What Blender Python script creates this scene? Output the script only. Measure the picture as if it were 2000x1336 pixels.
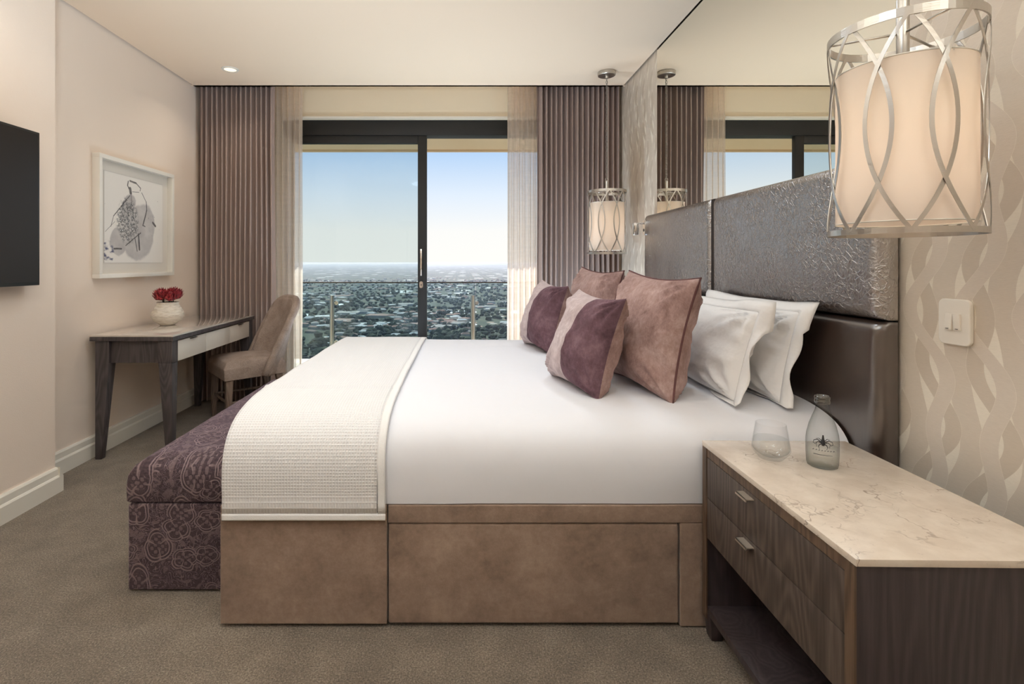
import bpy, bmesh, math, random
import numpy as np
from mathutils import Vector, Matrix, noise as mnoise

# ------------------------------------------------------------------ scene, camera, world, light
for o in list(bpy.data.objects):
    bpy.data.objects.remove(o, do_unlink=True)
scene = bpy.context.scene
COL = scene.collection
PI = math.pi
rnd = random.Random(7)

cam_d = bpy.data.cameras.new('camera')
cam_d.sensor_width = 36.0
cam_d.lens = 18.0
cam_d.shift_x = 0.0475
cam_d.shift_y = -0.078
cam_d.clip_start = 0.02
cam_d.clip_end = 60000
cam = bpy.data.objects.new('camera', cam_d)
COL.objects.link(cam)
cam.location = (0, 0, 1.16)
cam.rotation_euler = (PI / 2, 0, 0)
scene.camera = cam

vs = scene.view_settings
vs.view_transform = 'Standard'
vs.look = 'None'
vs.exposure = 0.0
vs.gamma = 1.0
vs.use_curve_mapping = False
scene.cycles.use_denoising = True
scene.cycles.use_adaptive_sampling = True
scene.cycles.adaptive_threshold = 0.03
scene.cycles.max_bounces = 10
scene.cycles.diffuse_bounces = 5
scene.cycles.glossy_bounces = 4
scene.cycles.transparent_max_bounces = 16
scene.cycles.transmission_bounces = 6
scene.cycles.volume_bounces = 0
scene.cycles.sample_clamp_indirect = 6.0
scene.cycles.caustics_reflective = False
scene.cycles.caustics_refractive = False


def C(r, g, b):
    def f(x):
        x /= 255.0
        return x / 12.92 if x <= 0.04045 else ((x + 0.055) / 1.055) ** 2.4
    return (f(r), f(g), f(b), 1.0)


# ---- world: clear hazy sky, white at the horizon, blue above
SKY_STRENGTH = 1.1
world = bpy.data.worlds.new('sky')
scene.world = world
world.use_nodes = True
wn = world.node_tree
wn.nodes.clear()
w_out = wn.nodes.new('ShaderNodeOutputWorld')
w_bg = wn.nodes.new('ShaderNodeBackground')
w_ramp = wn.nodes.new('ShaderNodeValToRGB')
w_sep = wn.nodes.new('ShaderNodeSeparateXYZ')
w_tc = wn.nodes.new('ShaderNodeTexCoord')
wn.links.new(w_tc.outputs['Generated'], w_sep.inputs[0])
wn.links.new(w_sep.outputs['Z'], w_ramp.inputs[0])
wn.links.new(w_ramp.outputs[0], w_bg.inputs[0])
wn.links.new(w_bg.outputs[0], w_out.inputs[0])
w_bg.inputs[1].default_value = SKY_STRENGTH
er = w_ramp.color_ramp.elements
er[0].position = 0.0
er[0].color = C(246, 245, 240)
er[1].position = 1.0
er[1].color = C(92, 140, 205)
for p_, c_ in ((0.06, C(243, 243, 240)), (0.13, C(220, 232, 245)), (0.22, C(172, 204, 240)), (0.45, C(146, 186, 234))):
    e_ = er.new(p_)
    e_.color = c_

sun_d = bpy.data.lights.new('sun', 'SUN')
sun_d.energy = 9.0
sun_d.angle = 0.009
sun_d.color = (1.0, 0.95, 0.88)
sun = bpy.data.objects.new('sun', sun_d)
COL.objects.link(sun)
sun.rotation_euler = Vector((0.25, -0.85, -0.74)).to_track_quat('-Z', 'Y').to_euler()
sun.location = (-4, 18, 12)


def area_lamp(name, loc, size, watts, color, rot=(0, 0, 0), spread=PI, shape='DISK'):
    d = bpy.data.lights.new(name, 'AREA')
    d.shape = shape
    d.size = size
    d.energy = watts
    d.color = color
    d.spread = spread
    o = bpy.data.objects.new(name, d)
    COL.objects.link(o)
    o.location = loc
    o.rotation_euler = rot
    return o


# power of the pendants, downlights and added fill lamps (used by their builders below)
W_FILL_DRUM = 9.5
W_DOWN = 1.5
W_PENDANT = 0.32
W_FILL_UPLIGHT = 66.0
W_FILL_FLOOR = 9.5
W_FILL_PANEL = 4.5
WARM = (1.0, 0.86, 0.70)


# ------------------------------------------------------------------ shader expressions
class E:
    def __init__(s, nt, sock):
        s.nt, s.k = nt, sock

    def m(s, op, b=None, c=None):
        n = s.nt.nodes.new('ShaderNodeMath')
        n.operation = op
        s.nt.links.new(s.k, n.inputs[0])
        for i, v in ((1, b), (2, c)):
            if v is None:
                continue
            if isinstance(v, E):
                s.nt.links.new(v.k, n.inputs[i])
            else:
                n.inputs[i].default_value = v
        return E(s.nt, n.outputs[0])

    def __add__(s, o): return s.m('ADD', o)
    __radd__ = __add__
    def __sub__(s, o): return s.m('SUBTRACT', o)
    def __rsub__(s, o): return s.m('MULTIPLY', -1.0).m('ADD', o)
    def __mul__(s, o): return s.m('MULTIPLY', o)
    __rmul__ = __mul__
    def __truediv__(s, o): return s.m('DIVIDE', o)
    def sin(s): return s.m('SINE')
    def cos(s): return s.m('COSINE')
    def abs(s): return s.m('ABSOLUTE')
    def sqrt(s): return s.m('SQRT')
    def pow(s, p): return s.m('POWER', p)
    def fract(s): return s.m('FRACT')
    def mx(s, o): return s.m('MAXIMUM', o)
    def mn(s, o): return s.m('MINIMUM', o)
    def gt(s, o): return s.m('GREATER_THAN', o)
    def lt(s, o): return s.m('LESS_THAN', o)
    def clamp(s): return s.mx(0.0).mn(1.0)
    def atan2(s, o): return s.m('ARCTAN2', o)

    def ss(s, a, b):
        n = s.nt.nodes.new('ShaderNodeMapRange')
        n.interpolation_type = 'SMOOTHSTEP'
        s.nt.links.new(s.k, n.inputs[0])
        n.inputs[1].default_value = a
        n.inputs[2].default_value = b
        return E(s.nt, n.outputs[0])


class Mat:
    """a principled material with helpers"""
    def __init__(s, name, color=(0.5, 0.5, 0.5, 1), rough=0.6, metal=0.0, **kw):
        s.mat = bpy.data.materials.new(name)
        s.mat.use_nodes = True
        s.nt = s.mat.node_tree
        s.b = s.nt.nodes['Principled BSDF']
        s.out = s.nt.nodes['Material Output']
        s.b.inputs['Base Color'].default_value = color
        s.b.inputs['Roughness'].default_value = rough
        s.b.inputs['Metallic'].default_value = metal
        for k, v in kw.items():
            s.b.inputs[k.replace('_', ' ')].default_value = v
        s._co = {}

    def co(s, kind='Object', scale=(1, 1, 1)):
        key = (kind, scale)
        if key not in s._co:
            tc = s.nt.nodes.new('ShaderNodeTexCoord')
            mp = s.nt.nodes.new('ShaderNodeMapping')
            mp.inputs['Scale'].default_value = scale
            s.nt.links.new(tc.outputs[kind], mp.inputs[0])
            s._co[key] = mp.outputs[0]
        return s._co[key]

    def xyz(s, kind='Object', scale=(1, 1, 1)):
        n = s.nt.nodes.new('ShaderNodeSeparateXYZ')
        s.nt.links.new(s.co(kind, scale), n.inputs[0])
        return [E(s.nt, n.outputs[i]) for i in range(3)]

    def vec(s, x, y, z=0.0):
        n = s.nt.nodes.new('ShaderNodeCombineXYZ')
        for i, v in enumerate((x, y, z)):
            if isinstance(v, E):
                s.nt.links.new(v.k, n.inputs[i])
            else:
                n.inputs[i].default_value = v
        return n.outputs[0]

    def noise(s, scale=5, detail=3, rough=0.5, dist=0.0, kind='Object', vscale=(1, 1, 1), vec=None):
        n = s.nt.nodes.new('ShaderNodeTexNoise')
        n.inputs['Scale'].default_value = scale
        n.inputs['Detail'].default_value = detail
        n.inputs['Roughness'].default_value = rough
        n.inputs['Distortion'].default_value = dist
        s.nt.links.new(vec if vec is not None else s.co(kind, vscale), n.inputs['Vector'])
        return E(s.nt, n.outputs[0])

    def voro(s, scale=5, feature='F1', out='Distance', kind='Object', vscale=(1, 1, 1), vec=None, dims='3D', rand=1.0):
        n = s.nt.nodes.new('ShaderNodeTexVoronoi')
        n.voronoi_dimensions = dims
        n.feature = feature
        n.inputs['Scale'].default_value = scale
        n.inputs['Randomness'].default_value = rand
        s.nt.links.new(vec if vec is not None else s.co(kind, vscale), n.inputs['Vector'])
        return n if out is None else E(s.nt, n.outputs[out])

    def mixc(s, fac, a, b):
        n = s.nt.nodes.new('ShaderNodeMix')
        n.data_type = 'RGBA'
        if isinstance(fac, E):
            s.nt.links.new(fac.k, n.inputs[0])
        else:
            n.inputs[0].default_value = fac
        for i, v in ((6, a), (7, b)):
            if isinstance(v, tuple):
                n.inputs[i].default_value = v
            else:
                s.nt.links.new(v, n.inputs[i])
        return n.outputs[2]

    def ramp(s, fac, stops):
        n = s.nt.nodes.new('ShaderNodeValToRGB')
        s.nt.links.new(fac.k, n.inputs[0])
        el = n.color_ramp.elements
        el[0].position, el[0].color = stops[0]
        el[1].position, el[1].color = stops[-1]
        for p, c in stops[1:-1]:
            e = el.new(p)
            e.color = c
        return n.outputs[0]

    def color(s, sock):
        s.nt.links.new(sock, s.b.inputs['Base Color'])
        return s

    def rough(s, e):
        s.nt.links.new(e.k, s.b.inputs['Roughness'])
        return s

    def bump(s, e, dist=0.002, strength=1.0):
        n = s.nt.nodes.new('ShaderNodeBump')
        n.inputs['Strength'].default_value = strength
        n.inputs['Distance'].default_value = dist
        s.nt.links.new(e.k, n.inputs['Height'])
        s.nt.links.new(n.outputs[0], s.b.inputs['Normal'])
        s.nt.links.new(n.outputs[0], s.b.inputs['Coat Normal'])
        return s


M = {}


def mk(name, *a, **k):
    m = Mat(name, *a, **k)
    M[name] = m.mat
    return m


# paint
m = mk('wall_paint', C(238, 222, 207), 0.85)
m.bump(m.noise(180, 2), 0.0004)
m = mk('ceiling_paint', C(243, 221, 197), 0.9)
m = mk('trim_paint', C(232, 226, 214), 0.45)
m = mk('shadow_gap', C(120, 112, 102), 0.9)
m = mk('header_paint', C(236, 222, 196), 0.9)

# carpet: cut pile, mottled taupe
m = mk('carpet', C(120, 104, 88), 1.0)
n1 = m.noise(210, 3, 0.7)
n2 = m.noise(9, 4, 0.6)
n3 = m.noise(1.6, 2, 0.5)
n4 = m.noise(150, 4, 0.8)
f = (n1 * 0.55 + n4 * 0.45 + (n2 - 0.5) * 0.16 + (n3 - 0.5) * 0.16)
m.color(m.ramp(f, [(0.34, C(66, 55, 44)), (0.50, C(122, 108, 92)), (0.66, C(178, 162, 143))]))
m.bump(n1 + n4 * 1.4, 0.004)
m.b.inputs['Sheen Weight'].default_value = 0.15

# wallpaper: overlapping wavy ribbons, satin on matt cream
m = mk('wallpaper', C(214, 200, 184), 0.5)
_, wy, wz = m.xyz('Object')
PER = 0.152
KZ = 2 * PI / 0.314


def ribbon(y0, wid):
    d = wy + y0 + PER * 40
    a = (((d / PER).fract() - 0.5) * PER).abs()
    return a.lt(wid / 2), a


sway = (wz * (KZ / 2) + 0.6).sin() * 0.034
sn = (wz * KZ).sin()
cur = C(238, 229, 214)
rib = None
for (y0, wid, cc) in ((sway + PER / 2 + (wz * KZ + 1.2).sin() * 0.012, 0.066, C(219, 207, 192)),
                      (sway + sn * 0.031, 0.047, C(212, 199, 183)),
                      (sway - sn * 0.031 + (wz * KZ * 0.5).sin() * 0.006, 0.047, C(223, 211, 197))):
    mask, a = ribbon(y0, wid)
    cur = m.mixc(mask, cur, cc)
    ln = a.ss(wid / 2 - 0.0011, wid / 2 - 0.0002) * a.lt(wid / 2 + 0.0003)
    cur = m.mixc(ln * 0.6, cur, C(244, 236, 222))
    rib = mask if rib is None else rib.mx(mask)
thread = m.noise(60, 2, 0.6, vscale=(1, 1, 14))
cur2 = m.mixc(thread.ss(0.35, 0.75) * 0.10, cur, C(150, 136, 120))
m.color(cur2)
m.rough(0.62 - rib * 0.24)
nt = m.nt
nt.links.new((rib * 0.12).k, m.b.inputs['Metallic'])
m.bump(thread * 0.4 + rib * 0.6, 0.0008)

# textiles
m = mk('bed_velvet', C(130, 108, 93), 0.95)
n1 = m.noise(7, 5, 0.65)
n2 = m.noise(60, 4, 0.7)
m.color(m.ramp(n1 * 0.7 + n2 * 0.3, [(0.3, C(112, 91, 76)), (0.5, C(140, 117, 101)), (0.7, C(164, 141, 124))]))
m.bump(m.noise(500, 2), 0.0008)
m.b.inputs['Sheen Weight'].default_value = 0.25

m = mk('white_cotton', C(238, 239, 245), 0.9)
m.bump(m.noise(5, 3, 0.5, kind='Object') * 1.0, 0.006)
m = mk('pillow_cotton', C(242, 240, 239), 0.9)
m.bump(m.noise(11, 3, 0.5) + m.noise(30, 2) * 0.2, 0.010)
m = mk('throw_hem', C(246, 245, 244), 0.95)
m.bump(m.noise(300, 2), 0.0012)
m = mk('waffle_cotton', C(238, 234, 229), 0.95)
ux, uy, _ = m.xyz('UV')
cell = 0.0094
wx = ((ux / cell) * PI).sin().abs()
wy2 = ((uy / cell) * PI).sin().abs()
wf = (wx.mn(wy2)).ss(0.0, 0.9)
m.color(m.mixc(wf, C(246, 246, 247), C(234, 232, 232)))
m.bump(1.0 - wf, 0.0012)


def velvet(name, dark, mid, lite, sc=9):
    m = mk(name, mid, 0.9)
    n = m.noise(sc, 4, 0.6, 0.6)
    g = m.noise(70, 4, 0.75, vscale=(1, 1, 0.7))
    m.color(m.ramp(n * 0.6 + g * 0.4, [(0.33, dark), (0.5, mid), (0.66, lite)]))
    m.b.inputs['Sheen Weight'].default_value = 0.45
    m.b.inputs['Sheen Roughness'].default_value = 0.4
    m.b.inputs['Sheen Tint'].default_value = lite
    m.bump(m.noise(14, 3, 0.5, 0.8) + m.noise(300, 2) * 0.05, 0.006)
    return m


velvet('velvet_tan', C(122, 94, 89), C(157, 128, 122), C(186, 160, 154))
velvet('velvet_purple', C(72, 48, 56), C(98, 70, 79), C(124, 97, 105))
velvet('velvet_lilac', C(160, 142, 142), C(188, 171, 171), C(212, 198, 198))
mk('piping', C(92, 56, 55), 0.8)

# bench damask: scalloped flowers and paisley lines
m = mk('damask', C(66, 48, 54), 0.9)
dx, dy, _ = m.xyz('UV')
wob = (m.noise(9, 2, kind='UV') - 0.5) * 0.035
wob2 = (m.noise(8, 2, kind='UV', vscale=(1, 1.1, 1)) - 0.5) * 0.04
uu, vv = dx + wob, dy + wob2
vn = m.voro(1.0, out=None, vec=m.vec(uu * 8.5, vv * 8.5), dims='2D', rand=1.0)
sp = m.nt.nodes.new('ShaderNodeSeparateXYZ')
m.nt.links.new(vn.outputs['Position'], sp.inputs[0])
px, py = E(m.nt, sp.outputs[0]), E(m.nt, sp.outputs[1])
sc0 = m.nt.nodes.new('ShaderNodeSeparateXYZ')
m.nt.links.new(vn.outputs['Color'], sc0.inputs[0])
rand0 = E(m.nt, sc0.outputs[1])
rx, ry = uu * 8.5 - px, (vv * 8.5 - py) * (0.75 + rand0 * 0.6)
sc_ = m.nt.nodes.new('ShaderNodeSeparateXYZ')
m.nt.links.new(vn.outputs['Color'], sc_.inputs[0])
rand1 = E(m.nt, sc_.outputs[0])
r = (rx * rx + ry * ry).sqrt()
th = ry.atan2(rx) + rand1 * 6.28
sc1 = ((th * (3.0 + (rand0 * 3.0).m('FLOOR')) * 0.5).sin()).abs()
R1 = 0.34 + sc1 * 0.07
l1 = 1.0 - ((r - R1).abs()).ss(0.008, 0.026)
R2 = 0.27 + sc1 * 0.06
l2 = 1.0 - ((r - R2).abs()).ss(0.008, 0.022)
pet = 1.0 - (sc1.ss(0.0, 0.30))
l3 = pet * r.lt(R1) * r.gt(0.08)
ins = r.lt(0.40)
hat = ((uu * 260.0).sin() * (vv * 260.0).sin()).gt(0.15) * r.lt(0.16 + rand1 * 0.12)
sw = m.noise(20, 1.5, 0.5, 2.0, vec=m.vec(uu, vv))
l4 = 1.0 - (((sw * 8.0).fract() - 0.5).abs()).ss(0.03, 0.13)
l5 = m.noise(30, 1.5, 0.5, 0.8, vec=m.vec(uu, vv)).ss(0.54, 0.60)
lines = (l1.mx(l2).mx(l3) * 0.95).mx(l4 * (1.0 - ins) * 0.75).mx(l5 * (1.0 - ins) * 0.45).mx(hat * 0.5).mx(l4 * ins * 0.18)
weave = m.noise(420, 2, 0.6, kind='UV', vscale=(0.25, 1, 1))
fac = (lines * (0.50 + weave * 0.7)).clamp()
m.color(m.mixc(fac, m.mixc(weave.ss(0.3, 0.7), C(50, 36, 41), C(76, 58, 63)), C(142, 122, 122)))
m.bump(lines * 0.6 + weave * 0.5 + m.noise(7, 2, kind='UV') * 2.0, 0.0025)
m.b.inputs['Sheen Weight'].default_value = 0.5
m.b.inputs['Sheen Roughness'].default_value = 0.35
m.b.inputs['Sheen Tint'].default_value = C(200, 180, 210)

# leather: embossed crinkles
m = mk('leather', C(62, 48, 40), 0.36, 0.2, Coat_Weight=1.0, Coat_Roughness=0.24, Coat_IOR=4.0)
v1 = m.voro(42, 'DISTANCE_TO_EDGE', vec=m.vec(*[a + (m.noise(22, 3) - 0.5) * 0.06 for a in m.xyz()]))
nn = m.noise(8, 3)
cr = 1.0 - v1.ss(0.0, 0.10)
wr = m.noise(60, 4, 0.6, 1.4)
m.bump(cr * 0.7 * nn.ss(0.30, 0.6) + wr * 1.6 + m.noise(5, 2) * 2.0, 0.0013)
m.color(m.mixc(m.noise(10, 3), C(60, 45, 37), C(84, 66, 55)))
m.b.inputs['Specular IOR Level'].default_value = 0.65

m = mk('leather_plain', C(58, 44, 36), 0.36, 0.1, Coat_Weight=1.0, Coat_Roughness=0.26, Coat_IOR=2.0)
m.bump(m.noise(5, 2) * 2.0 + m.noise(45, 3, 0.6, vscale=(1, 1, 0.15)) * 0.5, 0.0012)
m.color(m.mixc(m.noise(10, 3), C(46, 34, 28), C(66, 51, 42)))
mk('seam_shade', C(40, 30, 25), 0.7)  # shade of the headboard seam, put into a dark matt colour
m = mk('drape_cloth', C(162, 142, 134), 0.9)
m.bump(m.noise(300, 2, vscale=(1, 1, 0.2)), 0.0006)
m.b.inputs['Sheen Weight'].default_value = 0.2

# sheer: open weave, part see-through, part translucent
ms = Mat('sheer_cloth')
M['sheer_cloth'] = ms.mat
nt = ms.nt
tr = nt.nodes.new('ShaderNodeBsdfTransparent')
tl = nt.nodes.new('ShaderNodeBsdfTranslucent')
df = nt.nodes.new('ShaderNodeBsdfDiffuse')
tl.inputs[0].default_value = C(250, 238, 226)
df.inputs[0].default_value = C(238, 224, 211)
mx1 = nt.nodes.new('ShaderNodeMixShader')
mx1.inputs[0].default_value = 0.38
nt.links.new(tl.outputs[0], mx1.inputs[1])
nt.links.new(df.outputs[0], mx1.inputs[2])
mx2 = nt.nodes.new('ShaderNodeMixShader')
nt.links.new(tr.outputs[0], mx2.inputs[1])
nt.links.new(mx1.outputs[0], mx2.inputs[2])
slub = ms.noise(40, 3, 0.7, vscale=(1, 1, 0.08)) * 0.25 + ms.noise(40, 3, 0.7, vscale=(0.15, 0.15, 1)) * 0.15 + 0.47
nt.links.new(slub.k, mx2.inputs[0])
nt.links.new(mx2.outputs[0], ms.out.inputs[0])

m = mk('chair_fabric', C(150, 132, 120), 0.95)
n1 = m.noise(160, 4, 0.75)
m.color(m.ramp(n1 * 0.6 + m.noise(12, 3) * 0.4, [(0.3, C(116, 100, 90)), (0.5, C(150, 132, 121)), (0.72, C(182, 164, 152))]))
m.bump(n1, 0.001)

# woods: long grain along z
def wood(name, dark, mid, lite, rough=0.5, vs=(1, 1, 1), sc=1.0, arch=None):
    m = mk(name, mid, rough)
    x, y, z = m.xyz('Object', vs)
    if arch:
        wv = m.noise(1.0, 1, vec=m.vec(x * 4.0, y * 6.5 + 1.3, z * 0.9))
    else:
        wv = m.noise(1.0, 2, vec=m.vec(x * 6.0, y * 6.0, z * 0.9))
    rings = (((wv * 20.0 * sc + (x + y) * 3.0)).fract() - 0.5).abs() * 2.0
    fib = m.noise(1.0, 4, 0.65, vec=m.vec(x * 160, y * 160, z * 6))
    fac = rings.ss(0.1, 0.95) * 0.26 + fib * 0.70
    m.color(m.ramp(fac, [(0.2, dark), (0.5, mid), (0.85, lite)]))
    m.bump(fib * 0.6 + rings * 0.2, 0.0008)
    return m


wood('wood_dark', C(50, 41, 36), C(78, 66, 59), C(106, 92, 82), 0.5, arch=True)
wood('wood_side', C(46, 38, 40), C(60, 51, 52), C(76, 66, 66), 0.45)
wood('wood_edge', C(62, 48, 38), C(92, 72, 56), C(116, 94, 76), 0.5)
wood('wood_desk', C(48, 42, 43), C(70, 63, 64), C(92, 84, 84), 0.45)
wood('wood_leg', C(84, 68, 58), C(112, 94, 82), C(134, 116, 102), 0.5)

# stone
m = mk('stone_top', C(216, 203, 188), 0.16)
x, y, z = m.xyz()
wa = m.noise(6, 4, 0.65)
wb = m.noise(7, 4, 0.65, vscale=(1.1, 0.9, 1.3))
ve = m.voro(3.1, 'DISTANCE_TO_EDGE', vec=m.vec(x * 1.5 + wa * 0.55, y + wb * 0.55, z))
vein = (1.0 - ve.ss(0.0, 0.022)) * m.noise(6, 3).ss(0.46, 0.66)
ve2 = m.voro(9.0, 'DISTANCE_TO_EDGE', vec=m.vec(x + wb * 0.35, y + wa * 0.35, z))
vein2 = (1.0 - ve2.ss(0.0, 0.03)) * m.noise(9, 3).ss(0.52, 0.68)
spk = m.noise(55, 4, 0.7).ss(0.60, 0.74) * 0.30
cl = m.mixc(m.noise(14, 4, 0.6).ss(0.3, 0.7), C(222, 209, 194), C(208, 193, 177))
m.color(m.mixc((vein * 0.75).mx(vein2 * 0.5).mx(spk), cl, C(128, 108, 94)))
mk('stone_edge', C(196, 186, 174), 0.3)

m = mk('desk_glass_top', C(205, 196, 186), 0.08, Coat_Weight=1.0, Coat_Roughness=0.03, Coat_IOR=1.7)
mk('drawer_lacquer', C(224, 217, 206), 0.35)
m = mk('nickel', C(196, 192, 186), 0.28, 1.0)
m.bump(m.noise(30, 2, vscale=(1, 1, 20)), 0.0002)
mk('chrome', C(222, 222, 222), 0.1, 1.0)
mk('steel', C(158, 154, 146), 0.3, 1.0)
mk('grey_metal', C(150, 146, 140), 0.4, 0.6)
mk('dark_metal', C(60, 52, 48), 0.4, 0.5)
mk('pull_metal', C(206, 194, 178), 0.35, 0.7)
mk('black_frame', C(13, 12, 12), 0.5)
mk('grey_frame', C(150, 150, 148), 0.4)
mk('tv_body', C(22, 21, 21), 0.35)
mk('tv_screen', C(34, 29, 26), 0.3, **{'Specular_IOR_Level': 0.35})
mk('white_plastic', C(238, 232, 222), 0.35)
mk('mark_grey', C(90, 86, 82), 0.6)
mk('frame_white', C(240, 235, 226), 0.4)
mk('mat_board', C(228, 221, 211), 0.9)
m = mk('ceramic', C(226, 216, 203), 0.55)
_, _, vz = m.xyz()
m.bump((vz * 700.0).sin() * 0.5 + m.noise(40, 3) * 0.6, 0.0016)
m.color(m.mixc(m.noise(30, 4, vscale=(1, 1, 4)).ss(0.45, 0.7), C(230, 221, 208), C(206, 194, 178)))
m = mk('petal_red', C(150, 30, 42), 0.6)
m.color(m.mixc(m.noise(60, 3).ss(0.35, 0.65), C(100, 10, 26), C(172, 52, 58)))
mk('leaf_green', C(44, 52, 34), 0.6)
mk('ink', C(36, 34, 36), 0.8)
mk('concrete', C(190, 180, 165), 0.9)
m = mk('soffit_paint', C(205, 182, 150), 0.9)
mk('paver', C(226, 220, 210), 0.8)
mk('lamp_housing', C(235, 230, 220), 0.5)

# mirror
m = mk('mirror_glass', (0.90, 0.88, 0.80, 1), 0.0, 1.0)


def emitter(name, col, strength):
    m = Mat(name)
    M[name] = m.mat
    e = m.nt.nodes.new('ShaderNodeEmission')
    e.inputs[0].default_value = col
    e.inputs[1].default_value = strength
    m.nt.links.new(e.outputs[0], m.out.inputs[0])


emitter('lamp_glow', (1.0, 0.82, 0.6, 1), 1.6)
emitter('bulb_glow', (1.0, 0.80, 0.52, 1), 6.0)
emitter('fill_glow', (1.0, 0.93, 0.84, 1), 1.5)  # glowing faces of the added fill lamps

# lamp shade fabric
m = Mat('shade_fabric')
M['shade_fabric'] = m.mat
nt = m.nt
tl = nt.nodes.new('ShaderNodeBsdfTranslucent')
df = nt.nodes.new('ShaderNodeBsdfDiffuse')
tl.inputs[0].default_value = (0.92, 0.80, 0.70, 1)
df.inputs[0].default_value = C(238, 228, 218)
mx = nt.nodes.new('ShaderNodeMixShader')
mx.inputs[0].default_value = 0.62
nt.links.new(tl.outputs[0], mx.inputs[1])
nt.links.new(df.outputs[0], mx.inputs[2])
nt.links.new(mx.outputs[0], m.out.inputs[0])


def thin_glass(name, tint, edge, refl, blend=0.25):
    m = Mat(name)
    M[name] = m.mat
    nt = m.nt
    tr = nt.nodes.new('ShaderNodeBsdfTransparent')
    gl = nt.nodes.new('ShaderNodeBsdfGlossy')
    gl.inputs['Roughness'].default_value = 0.02
    lw = nt.nodes.new('ShaderNodeLayerWeight')
    lw.inputs[0].default_value = blend
    nt.links.new(m.mixc(E(nt, lw.outputs['Facing']), tint, edge), tr.inputs[0])
    k = (E(nt, lw.outputs['Facing']).pow(2.5) * 0.45 + 0.04) * refl
    mx = nt.nodes.new('ShaderNodeMixShader')
    nt.links.new(k.clamp().k, mx.inputs[0])
    nt.links.new(tr.outputs[0], mx.inputs[1])
    nt.links.new(gl.outputs[0], mx.inputs[2])
    nt.links.new(mx.outputs[0], m.out.inputs[0])


thin_glass('pane_glass', (0.86, 0.90, 0.90, 1), (0.5, 0.55, 0.55, 1), 0.35, 0.1)
thin_glass('rail_glass', (0.80, 0.87, 0.87, 1), (0.35, 0.42, 0.4, 1), 0.3, 0.1)
thin_glass('picture_glass', (0.99, 0.99, 0.99, 1), (0.97, 0.97, 0.97, 1), 0.08, 0.1)
thin_glass('tumbler_glass', (0.995, 0.995, 0.995, 1), (0.84, 0.85, 0.86, 1), 0.8, 0.2)
thin_glass('bottle_glass', (0.94, 0.95, 0.945, 1), (0.22, 0.24, 0.23, 1), 0.9, 0.2)
thin_glass('rim_glass', (0.72, 0.73, 0.71, 1), (0.30, 0.31, 0.30, 1), 3.0, 0.3)
thin_glass('water', (0.97, 0.98, 0.98, 1), (0.90, 0.91, 0.91, 1), 0.4, 0.2)

# ------------------------------------------------------------------ mesh helpers
ORIGIN = {}


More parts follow.
